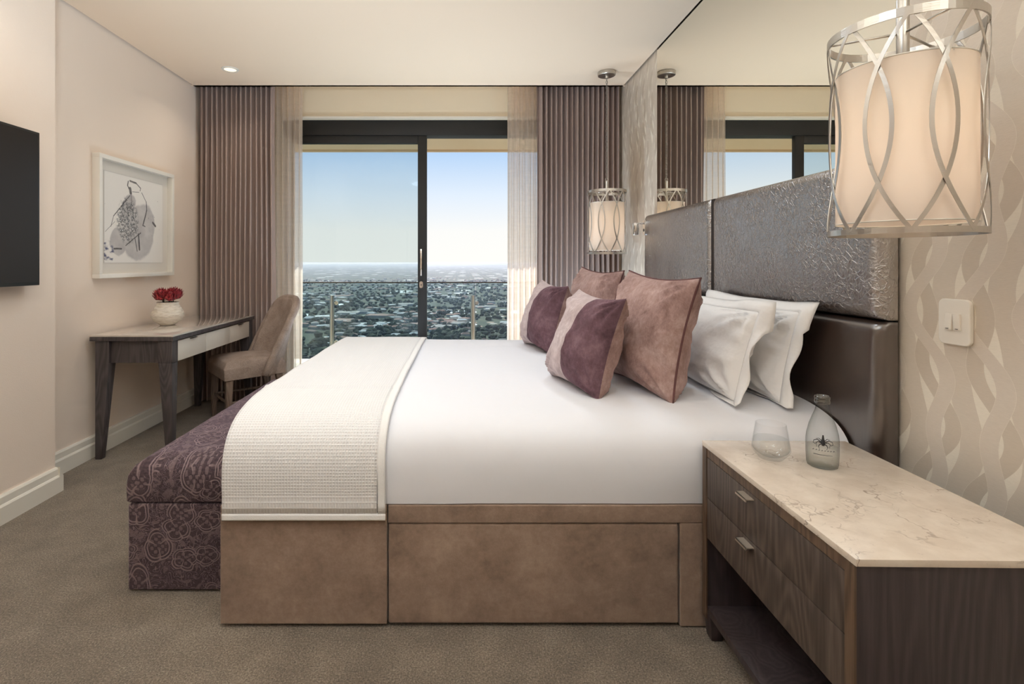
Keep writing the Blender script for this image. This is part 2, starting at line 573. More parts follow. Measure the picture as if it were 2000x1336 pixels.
class MB:
    def __init__(s):
        s.v, s.f, s.uv = [], [], None

    def add(s, vs, fs):
        n = len(s.v)
        s.v += [tuple(p) for p in vs]
        s.f += [tuple(i + n for i in q) for q in fs]
        return s

    def box(s, x0, x1, y0, y1, z0, z1):
        return s.add([(x0, y0, z0), (x1, y0, z0), (x1, y1, z0), (x0, y1, z0), (x0, y0, z1), (x1, y0, z1), (x1, y1, z1), (x0, y1, z1)],
                     [(0, 3, 2, 1), (4, 5, 6, 7), (0, 1, 5, 4), (1, 2, 6, 5), (2, 3, 7, 6), (3, 0, 4, 7)])

    def hexa(s, lo, hi):
        """lo, hi: four corners each, counter-clockwise from above"""
        return s.add(list(lo) + list(hi), [(0, 3, 2, 1), (4, 5, 6, 7), (0, 1, 5, 4), (1, 2, 6, 5), (2, 3, 7, 6), (3, 0, 4, 7)])

    def lathe(s, prof, n=24, c=(0, 0, 0), ex=1.0, ey=1.0, cap0=True, cap1=True):
        vs, fs = [], []
        for (r, z) in prof:
            for k in range(n):
                a = 2 * PI * k / n
                vs.append((c[0] + ex * r * math.cos(a), c[1] + ey * r * math.sin(a), c[2] + z))
        for i in range(len(prof) - 1):
            for k in range(n):
                k2 = (k + 1) % n
                fs.append((i * n + k, i * n + k2, (i + 1) * n + k2, (i + 1) * n + k))
        if cap0:
            fs.append(tuple(reversed(range(n))))
        if cap1:
            b = (len(prof) - 1) * n
            fs.append(tuple(range(b, b + n)))
        return s.add(vs, fs)

    def tube(s, path, r, n=8, closed=False):
        P = [Vector(p) for p in path]
        m = len(P)
        vs, fs = [], []
        up = None
        for i in range(m):
            if closed:
                t = P[(i + 1) % m] - P[i - 1]
            else:
                t = P[min(i + 1, m - 1)] - P[max(i - 1, 0)]
            t.normalize()
            if up is None:
                up = Vector((0, 0, 1)) if abs(t.z) < 0.9 else Vector((1, 0, 0))
            a = t.cross(up)
            if a.length < 1e-6:
                a = t.cross(Vector((0.3, 1, 0.2)))
            a.normalize()
            b = t.cross(a).normalized()
            up = -b if False else up
            rr = r[i] if isinstance(r, (list, tuple)) else r
            for k in range(n):
                q = 2 * PI * k / n
                vs.append(P[i] + a * (rr * math.cos(q)) + b * (rr * math.sin(q)))
        for i in range(m if closed else m - 1):
            j = (i + 1) % m
            for k in range(n):
                k2 = (k + 1) % n
                fs.append((i * n + k, i * n + k2, j * n + k2, j * n + k))
        if not closed:
            fs.append(tuple(reversed(range(n))))
            fs.append(tuple(range((m - 1) * n, m * n)))
        return s.add(vs, fs)

    def grid(s, fn, nu, nv, uvfn=None):
        vs = [fn(i / nu, j / nv) for j in range(nv + 1) for i in range(nu + 1)]
        fs = [(j * (nu + 1) + i, j * (nu + 1) + i + 1, (j + 1) * (nu + 1) + i + 1, (j + 1) * (nu + 1) + i) for j in range(nv) for i in range(nu)]
        if uvfn:
            s.uv = [uvfn(i / nu, j / nv) for j in range(nv + 1) for i in range(nu + 1)]
        return s.add(vs, fs)

    def prism(s, poly, a0, a1, axis):
        """poly in the two other axes (in xyz order), swept along axis"""
        n = len(poly)
        def P(p, a):
            return (a, p[0], p[1]) if axis == 'x' else ((p[0], a, p[1]) if axis == 'y' else (p[0], p[1], a))
        vs = [P(p, a0) for p in poly] + [P(p, a1) for p in poly]
        fs = [tuple(range(n)), tuple(reversed(range(n, 2 * n)))]
        for i in range(n):
            j = (i + 1) % n
            fs.append((j, i, n + i, n + j))
        return s.add(vs, fs)

    def build(s, name, mat, parent=None, bevel=0.0, seg=2, smooth=False, solid=0.0, local=False, sub=0, boxuv=False, loc=None):
        me = bpy.data.meshes.new(name)
        org = Vector((0, 0, 0))
        if parent is not None and not local:
            org = ORIGIN.get(parent.name, Vector((0, 0, 0)))
        elif loc is not None and parent is None:
            org = Vector(loc)
        me.from_pydata([(p[0] - org.x, p[1] - org.y, p[2] - org.z) for p in s.v], [], s.f)
        bm = bmesh.new()
        bm.from_mesh(me)
        if s.uv:
            lay = bm.loops.layers.uv.new('UVMap')
            bm.verts.ensure_lookup_table()
            for fc in bm.faces:
                for lp in fc.loops:
                    lp[lay].uv = s.uv[lp.vert.index]
        if not s.uv or solid or bevel:
            bmesh.ops.recalc_face_normals(bm, faces=bm.faces)
        if bevel > 0:
            ed = [e for e in bm.edges if len(e.link_faces) == 2 and e.calc_face_angle(0) > 0.5]
            bmesh.ops.bevel(bm, geom=ed, offset=bevel, segments=seg, affect='EDGES', profile=0.6, clamp_overlap=True)
        if boxuv:
            lay = bm.loops.layers.uv.new('UVMap')
            for fc in bm.faces:
                nx, ny, nz = abs(fc.normal.x), abs(fc.normal.y), abs(fc.normal.z)
                for lp in fc.loops:
                    q = lp.vert.co + org
                    if nx > ny and nx > nz:
                        lp[lay].uv = (q.y, q.z)
                    else:
                        lp[lay].uv = (q.x, q.z - q.y)
        bm.to_mesh(me)
        bm.free()
        if smooth or bevel > 0:
            for p in me.polygons:
                p.use_smooth = True
            if not smooth:
                try:
                    me.set_sharp_from_angle(angle=math.radians(38))
                except Exception:
                    pass
        me.materials.append(M[mat] if isinstance(mat, str) else mat)
        o = bpy.data.objects.new(name, me)
        COL.objects.link(o)
        if parent is not None:
            o.parent = parent
            ORIGIN[o.name] = ORIGIN.get(parent.name, Vector((0, 0, 0)))
        else:
            o.location = org
            ORIGIN[o.name] = org.copy()
        if solid:
            md = o.modifiers.new('solid', 'SOLIDIFY')
            md.thickness = solid
            md.offset = 0
        if sub:
            md = o.modifiers.new('sub', 'SUBSURF')
            md.levels = sub
            md.render_levels = sub
        return o


def box(name, mat, x0, x1, y0, y1, z0, z1, parent=None, bevel=0.0, seg=2, local=False, **k):
    return MB().box(x0, x1, y0, y1, z0, z1).build(name, mat, parent, bevel=bevel, seg=seg, local=local, **k)


def struct(o):
    o['kind'] = 'structure'
    return o


def tag(o, label, cat, group=None, kind=None):
    o['label'] = label
    o['category'] = cat
    if group:
        o['group'] = group
    if kind:
        o['kind'] = kind
    return o


def thing(name, loc, label, cat, rz=0.0, group=None):
    o = bpy.data.objects.new(name, None)
    COL.objects.link(o)
    o.location = loc
    o.rotation_euler = (0, 0, rz)
    o.empty_display_size = 0.05
    ORIGIN[o.name] = Vector(loc)
    return tag(o, label, cat, group)


def nz(x, y, z=0.0):
    return mnoise.noise(Vector((x, y, z)))

# ------------------------------------------------------------------ the room
XL, XN, XR = -2.217, -2.057, 1.32       # far left wall, nearer left wall, headboard wall
YB, YC, YW = -1.7, 4.20, 4.50           # back wall, ceiling edge at the curtain pocket, window wall
ZC = 2.6
OX0, OX1, OZ = -1.60, 0.86, 2.42        # door opening

struct(box('floor', 'carpet', XL - 0.3, XR + 0.1, YB - 0.1, YW + 0.02, -0.10, 0.0))
struct(box('wall_left', 'wall_paint', XL - 0.3, XL, 2.56, YW + 0.25, -0.1, 2.9))
struct(box('wall_near', 'wall_paint', XL - 0.3, XN, YB, 2.58, -0.1, 2.9))
struct(box('wall_right', 'wallpaper', XR, XR + 0.2, YB, YW + 0.25, -0.1, 2.9))
struct(box('wall_back', 'wall_paint', XL - 0.3, XR + 0.2, YB - 0.15, YB, -0.1, 2.9))
# ceiling board, set off from the walls by a narrow shadow gap
struct(MB().box(XL + 0.016, XR - 0.016, YB, YC, ZC, ZC + 0.03).build('ceiling', 'ceiling_paint'))
struct(box('ceiling_void', 'shadow_gap', XL - 0.1, XR + 0.1, YB - 0.1, YC - 0.03, ZC + 0.05, 2.9))
struct(box('ceiling_pocket', 'ceiling_paint', XL - 0.1, XR + 0.1, YC - 0.03, YW + 0.1, ZC + 0.13, 2.9))
struct(box('trim_1', 'ceiling_paint', XL, XR, YC - 0.03, YC, ZC + 0.0, ZC + 0.14))
# window wall in one piece round the opening
w = MB()
w.box(XL - 0.1, OX0, YW, YW + 0.25, -0.1, 2.9)
w.box(OX1, XR + 0.1, YW, YW + 0.25, -0.1, 2.9)
w.box(OX0, OX1, YW, YW + 0.25, OZ, 2.9)
w.box(OX0, OX1, YW, YW + 0.25, -0.1, 0.0)
struct(w.build('wall_window', 'header_paint'))
struct(box('trim_2', 'trim_paint', OX0 - 0.02, OX1 + 0.02, YW - 0.012, YW, OZ, OZ + 0.018))

# skirting: a plinth with a stepped, chamfered top
def skirt(name, x, y0, y1, side):
    pr = [(0, 0), (0.024, 0), (0.024, 0.078), (0.019, 0.086), (0.016, 0.088), (0.016, 0.118), (0.010, 0.127), (0, 0.127)]
    pts = [(x + side * a, b) for a, b in pr]
    return struct(MB().prism(pts, y0, y1, 'y').build(name, 'trim_paint'))


skirt('baseboard_left', XL, 2.58, YW, 1)
skirt('baseboard_near', XN, YB, 2.5795, 1)
pr = [(2.58, 0), (2.604, 0), (2.604, 0.078), (2.596, 0.088), (2.596, 0.118), (2.58, 0.127)]
struct(MB().prism(pr, XL, XN + 0.024, 'x').build('baseboard_return', 'trim_paint'))
skirt('baseboard_right', XR, YB, YW, -1)

# mirror on the headboard wall
mir = thing('wall_mirror', (1.316, 2.5, 1.3), 'large frameless mirror on the patterned wall above the leather headboard', 'mirror')
box('mirror_glass', 'mirror_glass', 1.311, 1.3195, 1.535, 3.465, 1.25, ZC + 0.02, mir)

# ------------------------------------------------------------------ sliding balcony door
YF = YW + 0.04
dr = thing('sliding_door', (-0.3, YF, 0), 'black framed sliding glass balcony door, slid half open', 'door')
dr['kind'] = 'thing'
box('head_frame', 'black_frame', OX0, OX1, YF, YF + 0.13, 2.285, OZ, dr, bevel=0.003)
box('jamb', 'grey_frame', OX0, OX0 + 0.03, YF, YF + 0.13, 0.0, 2.285, dr)
box('jamb', 'black_frame', OX1 - 0.05, OX1, YF, YF + 0.13, 0.0, 2.285, dr)
box('sill_track', 'grey_frame', OX0, OX1, YF, YF + 0.13, 0.0, 0.03, dr)
pn = box('top_rail', 'black_frame', OX0 + 0.06, -0.4055, YF + 0.01, YF + 0.055, 2.215, 2.285, dr, bevel=0.003)
box('bottom_rail', 'black_frame', OX0 + 0.06, -0.4055, YF + 0.01, YF + 0.055, 0.03, 0.12, dr, bevel=0.003)
st = box('stile', 'black_frame', -0.405, -0.325, YF + 0.008, YF + 0.055, 0.031, 2.2845, dr, bevel=0.003)
box('stile', 'grey_frame', OX0 + 0.06, OX0 + 0.085, YF + 0.015, YF + 0.05, 0.1205, 2.2145, dr)
box('pane', 'pane_glass', OX0 + 0.08, -0.40, YF + 0.028, YF + 0.034, 0.11, 2.22, dr)
# pull handle and lock on the meeting stile
h = MB().box(-0.381, -0.365, YF - 0.035, YF - 0.025, 1.04, 1.275)
h.box(-0.379, -0.367, YF - 0.03, YF + 0.012, 1.06, 1.08)
h.box(-0.379, -0.367, YF - 0.03, YF + 0.012, 1.235, 1.255)
h.build('handle', 'chrome', dr, bevel=0.002)
lk = MB()
lk.prism([(-0.374 + 0.016 * math.cos(a), 0.96 + 0.016 * math.sin(a) + (0.014 if math.sin(a) > 0 else -0.014)) for a in [2 * PI * k / 20 for k in range(20)]], YF - 0.004, YF + 0.012, 'y')
lo = lk.build('lock_plate', 'chrome', dr)
MB().box(-0.377, -0.371, YF - 0.007, YF - 0.003, 0.95, 0.966).build('keyhole', 'black_frame', lo)
ol = MB().box(OX0 + 0.062, OX0 + 0.083, YF - 0.01, YF + 0.016, 1.145, 1.175)
ol.build('latch', 'black_frame', dr, bevel=0.002)

# ------------------------------------------------------------------ balcony
struct(box('balcony_floor', 'paver', -4.5, 4.5, YW + 0.25, 6.25, -0.25, -0.02))
struct(box('balcony_ceiling', 'soffit_paint', -4.5, 4.5, YW + 0.25, 5.86, 2.45, 2.75))
struct(MB().box(-4.5, 4.5, 5.86, 5.90, 2.425, 2.80).build('balcony_fascia', 'soffit_paint'))
dl = thing('soffit_downlight', (-0.25, 5.2, 2.45), 'small round lit downlight in the balcony ceiling beyond the door', 'downlight')
MB().lathe([(0.055, -0.008), (0.06, 0.0)], 24, (-0.25, 5.2, 2.449)).build('bezel', 'lamp_housing', dl)
MB().lathe([(0.045, -0.0095), (0.045, -0.0085)], 24, (-0.25, 5.2, 2.449)).build('lens', 'bulb_glow', dl)

bal = thing('balcony_balustrade', (0, 6.0, -0.02), 'frameless glass balcony balustrade with round steel posts outside the door', 'balustrade')
PX = [-3.196, -1.54, 0.114, 1.77, 3.426]
for i in range(4):
    g_ = box('glass_panel', 'rail_glass', PX[i] + 0.035, PX[i + 1] - 0.035 + 0.06, 6.055, 6.067, 0.06, 0.915, bal)
box('top_edge', 'dark_metal', -3.3, 3.5, 6.053, 6.069, 0.912, 0.926, bal)
for x in PX:
    po = MB().lathe([(0.027, 0), (0.027, 0.785), (0.024, 0.792)], 20, (x, 6.0, -0.02)).build('post', 'steel', bal, smooth=False, bevel=0.001)
    MB().lathe([(0.05, 0), (0.05, 0.008), (0.03, 0.02)], 20, (x, 6.0, -0.02)).build('base_flange', 'steel', po)
    for zz in (0.22, 0.68):
        k = MB()
        pts = [(x + 0.045 + 0.022 * math.cos(a), zz + 0.022 * math.sin(a)) for a in [2 * PI * j / 18 for j in range(18)]]
        k.prism(pts, 6.02, 6.056, 'y')
        k.box(x, x + 0.045, 6.0, 6.024, zz - 0.008, zz + 0.008)
        k.build('glass_clamp', 'steel', po)

# ------------------------------------------------------------------ the land far below
ZG = -130.0
m = mk('land', C(90, 100, 80), 1.0)
x, y, z = m.xyz()
P = m.vec(x, y)
big = m.noise(0.0016, 5, 0.6, vec=P)
mid = m.noise(0.011, 5, 0.65, vec=P)
fine = m.noise(0.05, 4, 0.7, vec=P)
base = m.ramp(mid * 0.6 + fine * 0.4, [(0.34, C(32, 42, 30)), (0.5, C(58, 66, 45)), (0.62, C(92, 90, 64)), (0.75, C(132, 121, 94))])
vr = m.voro(0.030, out=None, vec=P, dims='2D')
cs = m.nt.nodes.new('ShaderNodeSeparateXYZ')
m.nt.links.new(vr.outputs['Color'], cs.inputs[0])
r1 = E(m.nt, cs.outputs[0])
r2 = E(m.nt, cs.outputs[1])
dd = E(m.nt, vr.outputs['Distance'])
roofs = dd.lt(0.26) * r1.gt(0.66) * big.ss(0.42, 0.55)
rc = m.ramp(r2, [(0.0, C(140, 92, 74)), (0.4, C(164, 132, 108)), (0.8, C(172, 165, 154)), (1.0, C(220, 218, 212))])
vr2 = m.voro(0.0075, out=None, vec=P, dims='2D')
cs2 = m.nt.nodes.new('ShaderNodeSeparateXYZ')
m.nt.links.new(vr2.outputs['Color'], cs2.inputs[0])
sheds = E(m.nt, vr2.outputs['Distance']).lt(0.30) * E(m.nt, cs2.outputs[0])  .gt(0.88)
c1 = m.mixc(roofs, base, rc)
m.color(m.mixc(sheds, c1, C(236, 236, 232)))
g = MB()
ys = [60, 700, 1500, 3000, 6000, 12000, 21000]
xs = [-24000, -6000, -1500, 1500, 6000, 24000]
g.add([(x_, y_, ZG) for y_ in ys for x_ in xs], [(j * 6 + i, j * 6 + i + 1, j * 6 + i + 7, j * 6 + i + 6) for j in range(6) for i in range(5)])
struct(g.build('ground', 'land'))
# low ridges at the horizon
mk('ridge_land', C(96, 98, 84), 1.0)
for q, (yy, hh) in enumerate(((15000, 60), (20500, 105))):
    rd = MB()
    def rf(u, v, yy=yy, hh=hh, q=q):
        X = -22000 + 44000 * u
        pk = (0.45 + 0.55 * nz(u * 22, q * 3.7) + 0.25 * nz(u * 70, 5 + q))
        return (X, yy + 2600 * (v - 0.5), ZG - 4 + max(0.05, pk) * hh * math.sin(PI * v) ** 1.3)
    rd.grid(rf, 120, 8)
    struct(rd.build('hill_ridge', 'ridge_land', smooth=True))

# trees between the houses: too many to count, real geometry
ico = bmesh.new()
bmesh.ops.create_icosphere(ico, subdivisions=1, radius=1.0)
IV = np.array([v.co[:] for v in ico.verts])
IF = np.array([[v.index for v in f.verts] for f in ico.faces])
ico.free()
nr = np.random.default_rng(3)
NT = 9000
d = 480 * (3600 / 480) ** nr.random(NT)
ang = nr.uniform(-0.75, 0.55, NT)
keep = np.array([nz(a * dd_ / 130.0, dd_ / 170.0) for a, dd_ in zip(ang, d)]) > -0.22
d, ang = d[keep], ang[keep]
n_ = len(d)
rad = nr.uniform(3.5, 8.0, n_)
cx = np.stack([ang * d, d, ZG + rad * 0.55], 1)
V = IV[None] * (rad[:, None, None] * np.array([1.0, 1.0, 0.8])) * nr.uniform(0.75, 1.2, (n_, len(IV), 1)) + cx[:, None]
F = IF[None] + (np.arange(n_) * len(IV))[:, None, None]
me = bpy.data.meshes.new('tree_canopy')
me.from_pydata(V.reshape(-1, 3).tolist(), [], F.reshape(-1, 3).tolist())
m = mk('canopy', C(52, 66, 44), 1.0)
m.color(m.ramp(m.noise(0.02, 4, 0.7), [(0.3, C(24, 34, 25)), (0.5, C(42, 53, 34)), (0.7, C(74, 80, 50))]))
me.materials.append(M['canopy'])
to = bpy.data.objects.new('tree_canopy', me)
COL.objects.link(to)
tag(to, 'dark green tree tops spread between the far houses below the balcony', 'trees', kind='stuff')

# houses: the nearest singly, the rest of the suburb as one mass
WALLC = [C(176, 166, 150), C(160, 146, 128), C(190, 187, 181)]
ROOFC = [C(128, 82, 66), C(104, 74, 62), C(140, 133, 125), C(186, 184, 180), C(92, 84, 80)]
for i, c_ in enumerate(WALLC):
    mk('house_wall_%d' % i, c_, 0.9)
for i, c_ in enumerate(ROOFC):
    mk('house_roof_%d' % i, c_, 0.8)


def house_geo(a, b, h, rh):
    v = [(-a, -b, -1), (a, -b, -1), (a, b, -1), (-a, b, -1), (-a, -b, h), (a, -b, h), (a, b, h), (-a, b, h),
         (-a - .6, -b - .6, h), (a + .6, -b - .6, h), (a + .6, b + .6, h), (-a - .6, b + .6, h), (-a + b * .8, 0, h + rh), (a - b * .8, 0, h + rh)]
    f = [(0, 1, 5, 4), (1, 2, 6, 5), (2, 3, 7, 6), (3, 0, 4, 7), (8, 9, 13, 12), (9, 10, 13), (10, 11, 12, 13), (11, 8, 12), (8, 11, 10, 9)]
    return v, f


protos = []
for i in range(10):
    a, b = rnd.uniform(7, 12), rnd.uniform(4.5, 6)
    v, f = house_geo(a, b, rnd.uniform(3.2, 6.5), rnd.uniform(1.8, 3.0))
    me = bpy.data.meshes.new('house')
    me.from_pydata(v, [], f)
    me.materials.append(M['house_wall_%d' % (i % 3)])
    me.materials.append(M['house_roof_%d' % (i % 5)])
    for p in me.polygons:
        p.material_index = 1 if p.index >= 4 else 0
    protos.append(me)
cnt = 0
tries = 0
spots = []
while cnt < 110 and tries < 6000:
    tries += 1
    dd_ = rnd.uniform(600, 1150)
    an = rnd.uniform(-0.36, 0.22)
    X = an * dd_
    if nz(X / 90.0 + 9, dd_ / 150.0) < -0.05 or any(abs(X - q[0]) < 26 and abs(dd_ - q[1]) < 22 for q in spots):
        continue
    spots.append((X, dd_))
    o = bpy.data.objects.new('house', protos[cnt % 10])
    COL.objects.link(o)
    o.location = (X, dd_, ZG)
    o.rotation_euler = (0, 0, rnd.uniform(-0.5, 0.5))
    tag(o, 'small house with a ' + ('red tiled', 'dark brown', 'pale grey', 'white', 'slate grey')[(cnt % 10) % 5] + ' pitched roof, far below the balcony', 'house', 'houses in the suburb far below')
    cnt += 1
vv, ff, mi = [], [], []
for ci in range(3):
    for i in range(700):
        dd_ = 1000 * (4.2 ** rnd.random())
        X = rnd.uniform(-0.7, 0.5) * dd_
        if nz(X / 220.0 + 9, dd_ / 300.0) < -0.02:
            continue
        big_ = 2.6 if rnd.random() < 0.10 else 1.0
        v, f = house_geo(rnd.uniform(7, 12) * big_, rnd.uniform(4.5, 7) * big_, rnd.uniform(3, 7), rnd.uniform(1, 3))
        t = rnd.uniform(-0.5, 0.5)
        b0 = len(vv)
        vv += [(X + p[0] * math.cos(t) - p[1] * math.sin(t), dd_ + p[0] * math.sin(t) + p[1] * math.cos(t), ZG + p[2]) for p in v]
        ff += [tuple(b0 + k for k in q) for q in f]
        mi += [ci * 2 + (1 if k >= 4 else 0) for k in range(9)]
me = bpy.data.meshes.new('distant_rooftops')
me.from_pydata(vv, [], ff)
for ci in range(3):
    me.materials.append(M['house_wall_%d' % ci])
    me.materials.append(M['house_roof_%d' % (0, 3, 2)[ci]])
for p in me.polygons:
    p.material_index = mi[p.index]
o = bpy.data.objects.new('distant_rooftops', me)
COL.objects.link(o)
tag(o, 'red, white and grey rooftops of the hazy suburb towards the horizon', 'rooftops', kind='stuff')

# the haze that lies over the land
hz = bpy.data.materials.new('haze')
hz.use_nodes = True
hn = hz.node_tree
hn.nodes.clear()
ho = hn.nodes.new('ShaderNodeOutputMaterial')
hv = hn.nodes.new('ShaderNodeVolumeScatter')
hv.inputs['Color'].default_value = (0.165, 0.178, 0.226, 1)
hv.inputs['Density'].default_value = 0.00030
hv.inputs['Anisotropy'].default_value = 0.2
hn.links.new(hv.outputs[0], ho.inputs['Volume'])
M['haze'] = hz
hb = box('haze', 'haze', -24500, 24500, 120, 22500, ZG - 8, -4)
tag(hb, 'pale blue haze lying over the land towards the horizon', 'haze', kind='stuff')

# ------------------------------------------------------------------ curtains
def drape(name, label, mat, x0, x1, yc, folds, amp, seed, zb=0.012, zt=ZC + 0.12, nz_=44, per=12, cat='curtain', flare=0.0, side=1):
    nu = int(folds * per)
    ph = [nz(seed, k * 1.7) for k in range(64)]
    def fn(u, v):
        z = zb + (zt - zb) * v
        a = 2 * PI * folds * u
        w = 0.9 * nz(u * folds * 0.55 + seed, 3.1, 0.0) + 1.3 * nz(u * folds * 0.22, seed * 2.0, z * 0.30) * (1 - v)
        a += w
        k = amp * (1.0 + 0.45 * nz(u * folds * 0.8, seed, z * 0.4))
        x = x0 + (x1 - x0) * u + 0.28 * amp * math.sin(2 * a) + 0.02 * nz(u * 4, z * 0.7, seed) * (1 - v)
        if flare:
            e = u if side > 0 else 1 - u
            x += side * flare * e * (1 - v)
        return (x, yc + k * math.sin(a) + 0.02 * nz(u * 3, seed + 9, z * 0.5), z)
    m_ = MB().grid(fn, nu, nz_)
    r_ = thing(name, ((x0 + x1) / 2, yc, 0.0), label, cat)
    m_.build('cloth', mat, r_, smooth=True)
    tr = MB()
    tr.box(x0 + 0.02, x1 - 0.02, yc - 0.012, yc + 0.012, zt - 0.004, zt + 0.012)
    tr.build('track', 'trim_paint', r_)
    return r_


drape('drape', 'heavy taupe pleated drape beside the desk in the left corner', 'drape_cloth', XL + 0.022, -1.585, 4.275, 15, 0.044, 1.3)
drape('drape', 'heavy taupe pleated drape behind the far pendant in the right corner', 'drape_cloth', 0.615, XR - 0.022, 4.275, 16, 0.044, 5.1)
drape('sheer_curtain', 'beige see-through sheer curtain behind the desk chair', 'sheer_cloth', -1.72, -1.375, 4.375, 7, 0.026, 2.2, nz_=36, per=14, cat='sheer curtain')
drape('sheer_curtain', 'beige see-through sheer curtain at the open half of the door', 'sheer_cloth', 0.375, 0.70, 4.375, 7, 0.026, 8.4, nz_=36, per=14, cat='sheer curtain')

# ------------------------------------------------------------------ bed
bed = thing('bed_base', (0.24, 2.55, 0), 'taupe velvet divan bed base with a fabric drawer in its side', 'bed base')
Y0, Y1 = 1.623, 3.48
BX0, BX1 = -0.771, 1.240
# upholstered boards of the near side, each its own padded panel
box('foot_panel', 'bed_velvet', BX0, -0.2425, Y0, Y0 + 0.03, 0.012, 0.365, bed, bevel=0.004, seg=3)
box('top_rail', 'bed_velvet', -0.2395, BX1, Y0, Y0 + 0.03, 0.332, 0.389, bed, bevel=0.004, seg=3)
box('head_panel', 'bed_velvet', 0.688, BX1, Y0, Y0 + 0.03, 0.004, 0.3315, bed, bevel=0.004, seg=3)
dw = box('drawer_front', 'bed_velvet', -0.2385, 0.6835, Y0 + 0.002, Y0 + 0.03, 0.012, 0.3285, bed, bevel=0.008, seg=3)
box('platform', 'bed_velvet', BX0 + 0.004, BX1, Y0 + 0.028, Y1, 0.03, 0.385, bed, bevel=0.012, seg=3)
box('corner_board', 'bed_velvet', BX0, -0.2425, Y0 + 0.0005, Y0 + 0.03, 0.3655, 0.39, bed, bevel=0.005, seg=3)
for x_, y_ in ((BX0 + 0.1, Y0 + 0.12), (BX0 + 0.1, Y1 - 0.12), (BX1 - 0.1, Y0 + 0.12), (BX1 - 0.1, Y1 - 0.12)):
    MB().lathe([(0.025, 0), (0.03, 0.032)], 14, (x_, y_, 0)).build('foot', 'wood_dark', bed)

# mattress and quilt cross-section, from the near hem over the top to the far hem
PROF = [(1.628, 0.392), (1.624, 0.43), (1.622, 0.48), (1.626, 0.53), (1.642, 0.575), (1.675, 0.612), (1.725, 0.638), (1.80, 0.655), (1.90, 0.664), (2.1, 0.667), (2.4, 0.668), (2.7, 0.667),
        (3.0, 0.666), (3.2, 0.664), (3.34, 0.655), (3.42, 0.63), (3.465, 0.58), (3.475, 0.5), (3.475, 0.392)]


def catmull(P, t):
    n = len(P) - 1
    x = min(max(t, 0), 1) * n
    i = min(int(x), n - 1)
    f = x - i
    p0, p1, p2, p3 = P[max(i - 1, 0)], P[i], P[i + 1], P[min(i + 2, n)]
    return tuple(0.5 * ((2 * p1[k]) + (-p0[k] + p2[k]) * f + (2 * p0[k] - 5 * p1[k] + 4 * p2[k] - p3[k]) * f * f + (-p0[k] + 3 * p1[k] - 3 * p2[k] + p3[k]) * f ** 3) for k in range(2))


_s = [catmull(PROF, i / 600) for i in range(601)]
_len = [0.0]
for i in range(600):
    _len.append(_len[-1] + math.dist(_s[i], _s[i + 1]))
LTOT = _len[-1]


def prof_at(L, off=0.0):
    """point on the quilt cross-section at arc length L, pushed out by off"""
    L = min(max(L, 0), LTOT)
    i = min(int(np.searchsorted(_len, L)), 600)
    i = max(i, 1)
    a, b = _s[i - 1], _s[i]
    f = (L - _len[i - 1]) / max(1e-9, _len[i] - _len[i - 1])
    ty, tz = b[0] - a[0], b[1] - a[1]
    n = math.hypot(ty, tz)
    return (a[0] + (b[0] - a[0]) * f - off * tz / n, a[1] + (b[1] - a[1]) * f + off * ty / n)


def quilt(u, v):
    X = -0.742 + (1.240 + 0.742) * u
    L = LTOT * v
    e = X + 0.742
    inset = 0.0
    if e < 0.09:
        inset = -0.05 * (1 - math.sqrt(max(0, 1 - (1 - e / 0.09) ** 2)))
    o = inset + 0.004 * nz(X * 2.2, L * 2.0, 1.0) + 0.0022 * nz(X * 6, L * 4, 2.0)
    y, z = prof_at(L, o)
    if z < 0.391:
        z = 0.391
    return (X, y, z)


q_ = MB().grid(quilt, 110, 130)
q_.v += [(-0.735, 1.66, 0.391)]
q_.v.pop()
qo = q_.build('fitted_quilt', 'white_cotton', None, smooth=True, loc=(0.26, 2.55, 0.391))
tag(qo, 'smooth white cotton quilt covering the whole mattress on the taupe base', 'bedding')

# folded waffle throw across the foot of the bed
TX0, TX1 = -0.757, -0.243


def throw_fn(x0, x1, L0, L1, lift):
    def fn(u, v):
        X = x0 + (x1 - x0) * u
        L = L0 + (L1 - L0) * v
        o = lift + 0.003 * nz(X * 3.0, L * 3.0, 7.0) + 0.004 * nz(X * 9.0, L * 5.0, 3.0) * (0.4 + 0.6 * (L > 0.5)) * 0.6
        k = abs(L - 0.535)
        o += 0.006 * max(0, 1 - k / 0.02)          # fold line along the edge of the mattress
        y, z = prof_at(max(L, 0.0), o)
        if L < 0.03:
            z -= (0.03 - L)
            y -= 0.002
        if v == 0 or L < 0.03:
            y -= 0.001
        X += 0.004 * nz(L * 2.5, x0 * 7.0) - 0.010 * max(0, 0.25 - L) * (u - 0.3)
        return (X, y, z)
    return fn


thr = thing('waffle_throw', (-0.5, 2.55, 0.66), 'white waffle weave throw folded across the foot of the bed', 'throw')
Lw = LTOT - 0.12
MB().grid(throw_fn(TX0, TX1 - 0.026, 0.004, Lw, 0.013), 40, 150, lambda u, v: (u * 0.488, v * (Lw))).build('waffle_cloth', 'waffle_cotton', thr, smooth=True, solid=0.008)
MB().grid(throw_fn(TX1 - 0.0262, TX1, 0.004, Lw, 0.0134), 4, 150).build('side_hem', 'throw_hem', thr, smooth=True, solid=0.0085)
MB().grid(throw_fn(TX0 - 0.001, TX1 + 0.001, -0.012, 0.0045, 0.0136), 40, 4).build('end_hem', 'throw_hem', thr, smooth=True, solid=0.009)


